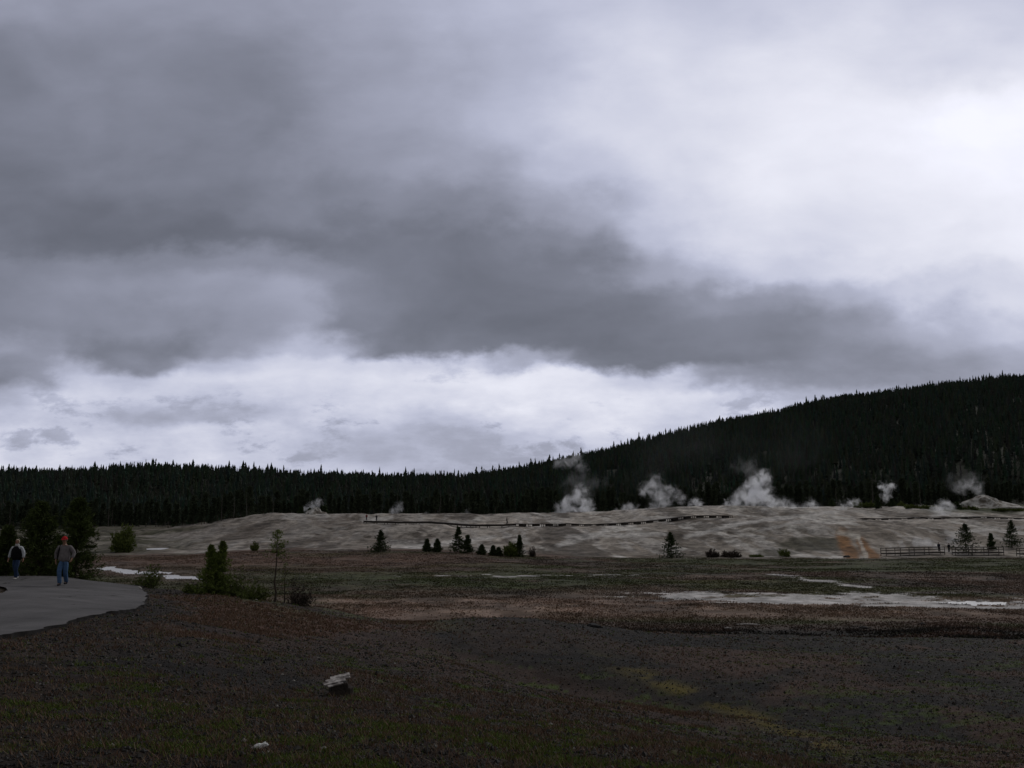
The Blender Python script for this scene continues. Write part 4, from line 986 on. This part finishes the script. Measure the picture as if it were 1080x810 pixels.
def dred(x, y):
    z = height(x, y, False); px, v = proj(x, y, z); n1 = fbm(x / 9 + 5, y / 9, 5, .55)
    line = np.where(px < 600, 690 + (px - 480) * .19, 713 + (px - 600) * .30) + (n1 - .5) * 16
    darkz = sst(line - v, -3, 4) * sst(px + (n1 - .5) * 60, 440, 490)
    redzone = np.clip(np.exp(-((v - (655 + (px - 300) * .10 + 8)) / 34) ** 2) * sst(px, 120, 260) * (1 - sst(px, 440, 640)) * (1 - darkz) + np.exp(-((v - line - 12) / 13) ** 2) * sst(px, 400, 480) * (1 - sst(px, 700, 860)), 0, 1)
    return np.clip(REDW(x, y) * (.10 + redzone) + .04, 0, 1)
blades('grass', 260000, dgreen, .028, (.07, .13, .02), (.15, .17, .04), 'low green turf tufts scattered over the dark gravel slope', 21)
blades('dry_grass', 200000, dred, .05, (.16, .085, .06), (.18, .14, .10), 'reddish brown dry grass on the gravel slope', 22)
def gravel():
    r = np.random.default_rng(33); n = 110000; d = np.exp(r.uniform(math.log(6.0), math.log(72), n)); u = r.uniform(-.62, .62, n); x = u * d; y = d
    ip = inpath(x, y); x, y = x[~ip], y[~ip]; n = len(x); z = height(x, y)
    s = .008 * np.exp(r.normal(0, .45, n)) * (1 + y / 22)
    dirs = np.array([(1, 0, 0), (0, 1, 0), (-1, 0, 0), (0, -1, 0), (0, 0, 1), (0, 0, -1)], float)
    a = r.uniform(0, 6.28, n); ca, sa = np.cos(a), np.sin(a)
    V = dirs[None] * r.uniform(.6, 1.3, (n, 6, 1)) * s[:, None, None]; V[..., 2] *= .7
    Vx = V[..., 0] * ca[:, None] - V[..., 1] * sa[:, None]; Vy = V[..., 0] * sa[:, None] + V[..., 1] * ca[:, None]
    V = np.stack([Vx + x[:, None], Vy + y[:, None], V[..., 2] + (z + s * .2)[:, None]], -1).reshape(-1, 3)
    f = np.array([(0, 1, 4), (1, 2, 4), (2, 3, 4), (3, 0, 4), (1, 0, 5), (2, 1, 5), (3, 2, 5), (0, 3, 5)])
    F = (np.arange(n)[:, None, None] * 6 + f[None]).reshape(-1, 3); me = np_mesh('gravel', V, F)
    g = np.where(r.random(n) < .015, .25, r.uniform(.009, .045, n))[:, None] * C(1, .94, .90)[None]; colour_attr(me, 'leaf', np.repeat(g, 6, 0))
    o = obj('gravel', me, mat('gravel_stones', (1, 1, 1), .8, .25, attr='leaf')); tag(o, 'loose dark pebbles on the foreground slope', 'gravel', None, 'stuff')
gravel()

# ------------------------------------------------------------ steam
def steam(blobs, d, label, dens=.35, nscale=.35, seed=0, group='steam plumes over the geyser basin', soft=1.0):
    """blobs: (px, v, radius in metres) - lumps of vapour at distance d"""
    cs = []
    for px, v, rad in blobs:
        rad = rad * 1.35; u, w = pix(px, v); cs.append((Vector((u * d, d + random.uniform(-.3, .3) * rad, w * d)), rad))
    o0 = Vector((cs[0][0].x, d, cs[0][0].z))
    bm = bmesh.new()
    for c, rad in cs: bmesh.ops.create_icosphere(bm, subdivisions=3, radius=rad, matrix=Matrix.Translation(c - o0))
    me = bpy.data.meshes.new('steam'); bm.to_mesh(me); bm.free()
    tmp = bpy.data.objects.new('tmp', me); col.objects.link(tmp); md = tmp.modifiers.new('r', 'REMESH'); md.mode = 'VOXEL'; md.voxel_size = min(q for _, q in cs) / 3.0
    dg = bpy.context.evaluated_depsgraph_get(); dg.update(); res = bpy.data.meshes.new_from_object(tmp.evaluated_get(dg)); bpy.data.objects.remove(tmp)
    res.materials.clear()
    m = bpy.data.materials.new('steam'); m.use_nodes = True; T = NT(m.node_tree)
    for n in list(T.n): T.n.remove(n)
    p = T.node('ShaderNodeTexCoord').outputs['Object']
    pn = T.vm('ADD', p, (seed * 7.7, seed * 3.1, 0)); wn = T.node('ShaderNodeTexNoise'); T.put(wn.inputs['Vector'], pn); wn.inputs['Scale'].default_value = nscale * .8; wn.inputs['Detail'].default_value = 4
    wp = T.vm('ADD', p, T.vm('MULTIPLY', T.vm('SUBTRACT', wn.outputs['Color'], (.5, .5, .5)), (5.5,) * 3))
    f = None
    for c, rad in cs:
        dist = T.vm('DISTANCE', wp, tuple(c - o0), out=1); q = T.m('SUBTRACT', 1.0, T.m('DIVIDE', dist, rad * .98), clamp=True)
        f = q if f is None else T.m('MAXIMUM', f, q)
    # fade to nothing at every lump's real surface
    g = None
    for c, rad in cs:
        q = T.m('SUBTRACT', 1.0, T.m('DIVIDE', T.vm('DISTANCE', p, tuple(c - o0), out=1), rad), clamp=True); g = q if g is None else T.m('MAXIMUM', g, q)
    nz = T.noise(pn, nscale * 1.3, 6, .62, .8)
    f = T.m('ADD', f, T.m('MULTIPLY', T.m('SUBTRACT', nz, .59), 3.0))
    f = T.mr(f, .0, 1.25)
    f = T.m('MULTIPLY', T.m('MULTIPLY', f, dens * 2.0), T.mr(g, 0., .55))
    vs = T.node('ShaderNodeVolumePrincipled'); vs.inputs['Color'].default_value = (.96, .97, 1, 1); T.put(vs.inputs['Density'], f); vs.inputs['Anisotropy'].default_value = .5
    ou = T.node('ShaderNodeOutputMaterial'); T.l.new(vs.outputs[0], ou.inputs['Volume'])
    try: m.cycles.volume_step_rate = .6
    except Exception: pass
    res.materials.append(m)
    o = bpy.data.objects.new('steam_plume', res); col.objects.link(o); o.location = o0
    return tag(o, label, 'steam', group)
steam([(592, 536, 2.8), (600, 532, 3.6), (608, 527, 4.2), (618, 534, 3.6), (612, 519, 3.2), (606, 540, 2.2)], 338, 'low spreading steam plume at the left of the mound crest', .40, .30, 1)
steam([(598, 485, 4.0), (606, 483, 3.2), (590, 488, 2.6), (613, 494, 3)], 352, 'detached wisp of steam drifting before the skyline', .10, .25, 2)
steam([(690, 513, 4.3), (682, 517, 3.6), (697, 521, 4.4), (700, 529, 3.6), (688, 536, 2.4), (715, 525, 3.0), (708, 518, 2.6)], 342, 'rounded curling steam plume over the middle of the crest', .17, .32, 3)
steam([(657, 536, 2.0), (664, 535, 2.4), (672, 537, 1.8), (650, 538, 1.6)], 336, 'low puff of steam left of the curling plume', .30, .4, 4)
steam([(733, 531, 2.3), (739, 532, 2.0), (728, 534, 1.5)], 340, 'small isolated puff of steam between the curling and the big plume', .35, .5, 5)
steam([(799, 510, 4.2), (795, 517, 4.8), (803, 523, 4.6), (790, 525, 4.4), (776, 529, 3.4), (812, 530, 3.6), (806, 504, 3.0), (766, 531, 2.4)], 341, 'biggest steam plume billowing from the crest', .42, .30, 6)
steam([(825, 533, 3.0), (835, 535, 3.0), (846, 536, 2.6), (856, 533, 3.0), (860, 538, 2.2)], 338, 'wide low steam trailing right from the biggest plume', .22, .35, 7)
steam([(806, 543, 3.0), (812, 548, 3.2), (818, 552, 2.4), (846, 547, 2.2)], 318, 'thin steam in front of the crest below the biggest plume', .14, .35, 8)
steam([(890, 536, 2.8), (896, 533, 2.4), (903, 530, 2.0), (885, 539, 2.0)], 342, 'pair of small puffs right of the crest', .30, .4, 9)
steam([(934, 524, 2.4), (934, 519, 2.0), (940, 513, 2.4), (930, 512, 1.8)], 356, 'narrow bright steam jet before the hill trees', .42, .5, 10)
steam([(990, 546, 2.2), (993, 541, 2.8), (997, 535, 3.0), (988, 537, 2.4)], 308, 'leaning steam column below the green slope', .26, .4, 11)
steam([(1034, 521, 2.2), (1030, 515, 3.0), (1022, 510, 3.4), (1012, 514, 3.0)], 354, 'thin steam blowing left off the white cone', .10, .35, 12)
steam([(976, 574, 2.6), (984, 576, 2.2), (968, 577, 2.0)], 222, 'steam behind the handrail left of the visitors', .22, .5, 13)
steam([(943, 577, 1.8), (948, 573, 1.5), (940, 581, 1.3)], 220, 'small steam wisp at the left end of the handrail', .22, .6, 14)
steam([(1000, 572, 2.4), (1006, 567, 2.4)], 224, 'faint steam behind the visitors by the handrail', .10, .4, 15)
steam([(882, 553, 2.2), (888, 558, 2.4), (878, 549, 2.4)], 296, 'thin steam above the orange runoff', .16, .4, 16)
steam([(329, 534, 2.4), (336, 530, 2.2), (324, 538, 1.8)], 342, 'faint steam behind the pale cone on the left', .28, .5, 17)
steam([(416, 540, 2.0), (421, 535, 2.2), (413, 542, 1.5)], 340, 'small steam wisp on the left crest near the boardwalk', .18, .5, 18)
steam([(450, 541, 1.2), (493, 540, 1.4), (460, 541, 1.0)], 336, 'tiny wisp of steam on the crest right of the left boardwalk end', .15, .6, 19)
steam([(676, 548, 1.6), (668, 553, 1.4), (672, 550, 1.6)], 300, 'faint wisp above the middle of the long boardwalk', .12, .5, 20)

steam([(604, 512, 4.5), (612, 503, 4.5), (620, 514, 5), (632, 508, 4)], 346, 'faint smoky vapour drifting up above the low spreading plume', .016, .2, 31)
steam([(796, 500, 4), (790, 494, 4.5), (780, 490, 4)], 346, 'thin wisp trailing off the top of the biggest plume', .02, .2, 32)
steam([(1030, 508, 4), (1018, 503, 4.5), (1006, 508, 4)], 358, 'dim haze of vapour high above the far white cone', .012, .2, 33)
steam([(690, 478, 22), (740, 465, 26), (790, 472, 24), (840, 470, 20)], 398, 'very faint veil of drifted vapour hanging before the wooded hill', .0004, .04, 21)
# low tussocks and dead stalks over the flat
def tussocks():
    r = np.random.default_rng(44); n = 260000; d = r.uniform(58, 204, n); u = r.uniform(-.6, .6, n); x = u * d; y = d
    k = (pool_mask(x, y) < .05) & (fbm(x / 6, y / 6 + 9, 4) + r.normal(0, .12, n) > .46); x, y = x[k], y[k]; z = height(x, y); al = albedo(x, y, z); k = al.mean(1) + r.normal(0, .03, len(al)) < .25; x, y, z, al = x[k], y[k], z[k], al[k]; n = len(x)
    per = 3; N = n * per; X = np.repeat(x, per) + r.normal(0, .22, N); Y = np.repeat(y, per) + r.normal(0, .22, N); Z = np.repeat(z, per) - .02
    h = r.uniform(.03, .15, N); a = r.uniform(0, 6.28, N); w = r.uniform(.04, .10, N)
    ln = r.normal(0, .5, (N, 2)) * h[:, None]
    V = np.stack([np.stack([X + np.cos(a) * w, Y + np.sin(a) * w, Z], -1), np.stack([X - np.cos(a) * w, Y - np.sin(a) * w, Z], -1), np.stack([X + ln[:, 0], Y + ln[:, 1], Z + h], -1)], 1).reshape(-1, 3)
    me = np_mesh('tussocks', V, np.arange(3 * N).reshape(-1, 3)); base = al * r.uniform(1.0, 2.1, (n, 1)); colour_attr(me, 'leaf', np.repeat(base, per * 3, 0))
    o = obj('tussock_grass', me, mat('tussock_blades', (1, 1, 1), .9, .1, attr='leaf')); tag(o, 'low dry tussock grass covering the brown flat', 'grass', None, 'stuff')
tussocks()
